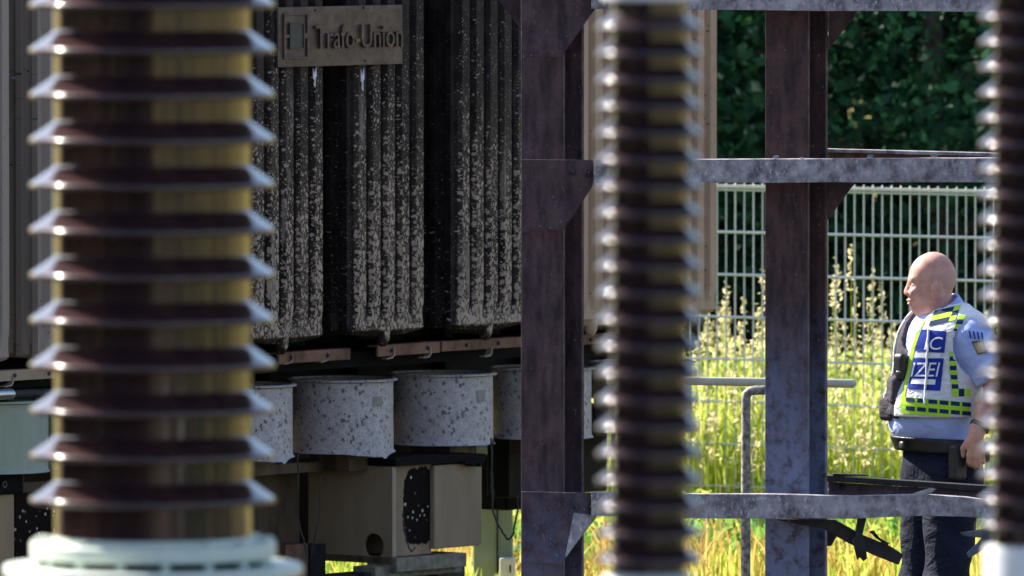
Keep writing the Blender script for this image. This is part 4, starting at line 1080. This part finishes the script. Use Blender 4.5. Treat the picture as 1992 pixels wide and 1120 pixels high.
blob("belt", lambda Q: np.maximum(np.maximum(sU(.06, ell(Q, (.0, 0, 1.0), (.150, .190, .16)), torso_d(Q) - .012), Q[:, 2] - 1.078 - Q[:, 0] * .05), 1.022 - Q[:, 2] + Q[:, 0] * .05), (-.26, -.28, .98), (.28, .28, 1.12), .007, M['belt'], PO)
for s_ in (1, -1):
    blob("shoe", lambda Q: np.maximum(sU(.03, ell(Q, (.05, .118 * s_, .045), (.145, .05, .055)), cap(Q, (-.03, .115 * s_, .06), (-.02, .115 * s_, .11), .055, .05)), .004 - Q[:, 2]), (-.16, .118 * s_ - .1, -.01), (.24, .118 * s_ + .1, .2), .010, M['shoe'], PO)
blob("wristband", lambda Q: np.maximum(np.abs(cap(Q, WR, EL, .036, .043)) - .004, np.abs((Q - np.array(WR)) @ ((np.array(EL) - np.array(WR)) / np.linalg.norm(np.array(EL) - np.array(WR))) - .022) - .011), (-.12, .2, 1.04), (.09, .36, 1.22), .004, M['belt'], PO)
def item(name, c, s_, mat, rz=0, r=.012):
    return blob(name, lambda Q: rbox(Q, c, s_, r, rz), tuple(np.array(c) - np.array(s_).max() - .03), tuple(np.array(c) + np.array(s_).max() + .03), .005, mat, PO, 1)
item("radio", (.190, .03, 1.365), (.028, .030, .046), M['belt'], R(20), .02); item("pouch", (.205, .0, 1.265), (.026, .05, .056), M['carrier'], R(-12), .022); item("microphone", (.20, .04, 1.325), (.018, .02, .022), M['belt'], R(30), .012); item("torch", (.215, .03, 1.205), (.014, .014, .05), M['belt'], 0, .013)
item("pouch", (.205, -.05, 1.19), (.026, .042, .045), M['carrier'], R(15), .02)
item("holster", (.045, .215, .995), (.030, .026, .07), M['belt'], R(10)); item("pouch", (-.06, .215, 1.03), (.03, .025, .04), M['belt'])
item("buckle", (.205, .06, 1.055), (.008, .02, .018), M['bolt'])
# strap up the vest front, trouser seam
# ---- markings draped on the cloth: small grids projected along the view of the chest
def tree_of(*names):
    dg = bpy.context.evaluated_depsgraph_get(); vs_, fs_ = [], []
    for o in names:
        me_ = o.evaluated_get(dg).to_mesh(); b = len(vs_); vs_ += [v.co.copy() for v in me_.vertices]; fs_ += [tuple(i + b for i in p.vertices) for p in me_.polygons]
    return BVHTree.FromPolygons(vs_, fs_)
bpy.context.view_layer.update()
SH_O = [o for o in PO.children if o.name.startswith("shirt")][0]
BV = tree_of(V_); BS = tree_of(SH_O)
DIR = Vector((0, -1, 0)); ROT = Matrix.Rotation(R(205), 4, 'Z').inverted()
def loc_of(px, py, d=43.7):
    p = P(px, py, d) - PO.location; return ROT @ p
def drape(name, cells, bv, off, mats, dirw=(0, 1, 0)):
    """cells: list of (quad of 4 photo-pixel corners, material index); each subdivided and cast on to the cloth"""
    dl = ROT @ Vector(dirw); v, f, mi = [], [], []
    for quad, k in cells:
        nu = max(2, int(max(abs(quad[1][0] - quad[0][0]), abs(quad[2][0] - quad[3][0])) / 7) + 1); nv = max(2, int(max(abs(quad[3][1] - quad[0][1]), abs(quad[2][1] - quad[1][1])) / 7) + 1)
        ids = []
        for j in range(nv + 1):
            for i in range(nu + 1):
                a, b = i / nu, j / nv
                x = (quad[0][0] * (1 - a) + quad[1][0] * a) * (1 - b) + (quad[3][0] * (1 - a) + quad[2][0] * a) * b
                y = (quad[0][1] * (1 - a) + quad[1][1] * a) * (1 - b) + (quad[3][1] * (1 - a) + quad[2][1] * a) * b
                dv = (ROT.to_3x3() @ ray(x, y)).normalized(); h = bv.ray_cast(loc_of(x, y, 43.0), dv, 2.0)
                if h[0] is None: ids.append(None)
                else: ids.append(len(v)); v.append(h[0] - dl * off)
        for j in range(nv):
            for i in range(nu):
                q = [ids[j * (nu + 1) + i], ids[j * (nu + 1) + i + 1], ids[(j + 1) * (nu + 1) + i + 1], ids[(j + 1) * (nu + 1) + i]]
                if None not in q:
                    pts = [v[t] for t in q]
                    if max((pts[a] - pts[b]).length for a in range(4) for b in range(a)) < .06: f.append(tuple(q)); mi.append(k)
    dep = [p.dot(dl) for p in v]; med = sorted(dep)[len(dep) // 2] if dep else 0
    kp = [i for i, q in enumerate(f) if all(abs(dep[t] - med) < .16 for t in q)]
    o = mesh_obj(name, v, [f[i] for i in kp], mats, None, 'all', [mi[i] for i in kp]); o.parent = PO
    bm = bmesh.new(); bm.from_mesh(o.data); bmesh.ops.remove_doubles(bm, verts=bm.verts, dist=.0025); bmesh.ops.delete(bm, geom=[q for q in bm.verts if not q.link_faces], context='VERTS'); bm.to_mesh(o.data); bm.free()
    return o
def rect(x0, y0, x1, y1, sk=0): return [(x0 + sk, y0), (x1 + sk, y0), (x1, y1), (x0, y1)]
HM = [M['hi'], M['vnavy'], M['vblue'], M['letter_white'], M['vest_white']]
# yellow hem with two rows of navy checks
hem = []
def hem_y(x): return 771 + (x - 1755) * .085
cell = []
for x0, x1 in ((1752, 1782), (1782, 1816), (1816, 1850), (1850, 1886)):
    cell.append(([(x0, hem_y(x0)), (x1, hem_y(x1)), (x1, hem_y(x1) + 33), (x0, hem_y(x0) + 33)], 0))
drape("hem_band", cell, BV, .003, HM)
cell = []
for k in range(6):
    x0 = 1762 + k * 22; x1 = x0 + 17
    for y0, y1 in ((1, 9), (18, 26)):
        cell.append(([(x0, hem_y(x0) + y0), (x1, hem_y(x1) + y0), (x1, hem_y(x1) + y1), (x0, hem_y(x0) + y1)], 1))
drape("hem_checks", cell, BV, .005, HM)
# yellow edge along the vest opening
cell = []
edge = [(1800, 612), (1785, 640), (1772, 680), (1764, 720), (1757, 750), (1753, 775)]
for (xa, ya), (xb, yb) in zip(edge, edge[1:]): cell.append(([(xa, ya), (xa + 7, ya), (xb + 6, yb), (xb, yb)], 0))
drape("front_edging", cell, BV, .003, HM)
# armhole edging: yellow and navy cells
cell = []
arm = [(1866, 612), (1859, 630), (1853, 648), (1850, 666), (1848, 684), (1847, 702), (1848, 720), (1850, 738), (1852, 756)]
for k, ((xa, ya), (xb, yb)) in enumerate(zip(arm, arm[1:])):
    ym = (ya + yb) / 2; xm = (xa + xb) / 2
    cell.append(([(xa, ya), (xa + 13, ya), (xm + 13, ym), (xm, ym)], 0)); cell.append(([(xm, ym), (xm + 13, ym), (xb + 13, yb), (xb, yb)], 1))
cell.append(([(1852, 756), (1865, 756), (1865, 771), (1852, 771)], 0)); cell.append(([(1865, 756), (1876, 756), (1876, 771), (1865, 771)], 1)); cell.append(([(1876, 756), (1888, 756), (1888, 771), (1876, 771)], 0))
drape("armhole_checks", cell, BV, .003, HM)
# shoulder checks
cell = []
for r_ in range(4):
    for c_ in range(4):
        x0 = 1822 + c_ * 13 + r_ * -4; y0 = 594 + r_ * 10 + c_ * -3
        cell.append(([(x0, y0), (x0 + 13, y0 - 3), (x0 + 9, y0 + 7), (x0 - 4, y0 + 10)], 0 if (r_ % 2 == 0 and c_ != 3) or (c_ == 3 and r_ % 2) else 1))
drape("shoulder_checks", cell, BV, .003, HM)
# blue panels and lettering
drape("chest_panel", [([(1789, 640), (1841, 644), (1837, 686), (1780, 683)], 2)], BV, .003, HM)
drape("chest_panel", [([(1777, 697), (1836, 697), (1829, 760), (1765, 756)], 2)], BV, .003, HM)
drape("panel_bar", [([(1780, 686), (1831, 687), (1829, 696), (1777, 695)], 3)], BV, .0035, HM); drape("panel_bar", [([(1774, 736), (1820, 738), (1819, 748), (1771, 746)], 3)], BV, .005, HM)
def drape_text(s, q0, q1, yt, yb, name, sk=6):
    me_ = text_mesh(s, 0, 0); bm_ = bmesh.new(); bm_.from_mesh(me_); bmesh.ops.triangulate(bm_, faces=bm_.faces)
    bmesh.ops.subdivide_edges(bm_, edges=[e for e in bm_.edges if e.calc_length() > .12], cuts=2); bmesh.ops.triangulate(bm_, faces=bm_.faces)
    co = np.array([v.co[:] for v in bm_.verts]); lo_, hi_ = co.min(0), co.max(0); dl = ROT @ Vector((0, 1, 0))
    for v in bm_.verts:
        a = (v.co.x - lo_[0]) / (hi_[0] - lo_[0]); b = (v.co.y - lo_[1]) / (hi_[1] - lo_[1])
        X_, Y_ = q0 + (q1 - q0) * a + sk * (b - .5), yb + (yt - yb) * b; h = BV.ray_cast(loc_of(X_, Y_, 43.0), (ROT.to_3x3() @ ray(X_, Y_)).normalized(), 2.0)
        if h[0] is not None: v.co = h[0] - dl * .007
    bm_.to_mesh(me_); bm_.free(); me_.materials.append(M['letter_white']); me_.name = name
    o = bpy.data.objects.new(name, me_); C.objects.link(o); o.parent = PO; return o
drape_text("IZEI", 1774, 1826, 705, 732, "lettering")
drape_text("IC", 1800, 1832, 655, 680, "lettering")
# pale cord hanging down the vest
m = MB(); dl = ROT @ Vector((0, 1, 0)); pts = []
for y in range(640, 792, 8):
    X_ = 1806 - (y - 640) * .055 + random.uniform(-1, 1); h = BV.ray_cast(loc_of(X_, y, 43.0), (ROT.to_3x3() @ ray(X_, y)).normalized(), 2.0)
    if h[0] is not None: pts.append(h[0] - dl * .010)
m.tube(pts, .0042, 8); m.build("cord", M['letter_white'], PO, 60)
# sleeve badge and short dark marks above it
drape("sleeve_badge", [([(1890, 664), (1913, 662), (1920, 686), (1902, 690)], 0), ], BS, .004, [M['belt']])
drape("badge_shield", [([(1893, 667), (1911, 665), (1916, 684), (1903, 687)], 0)], BS, .006, [M['gold']])
cell = [([(1884 + k * 8, 643 + k), (1887 + k * 8, 643 + k), (1890 + k * 8, 658 + k), (1887 + k * 8, 658 + k)], 0) for k in range(4)]
drape("sleeve_marks", cell, BS, .004, [M['vblue']])
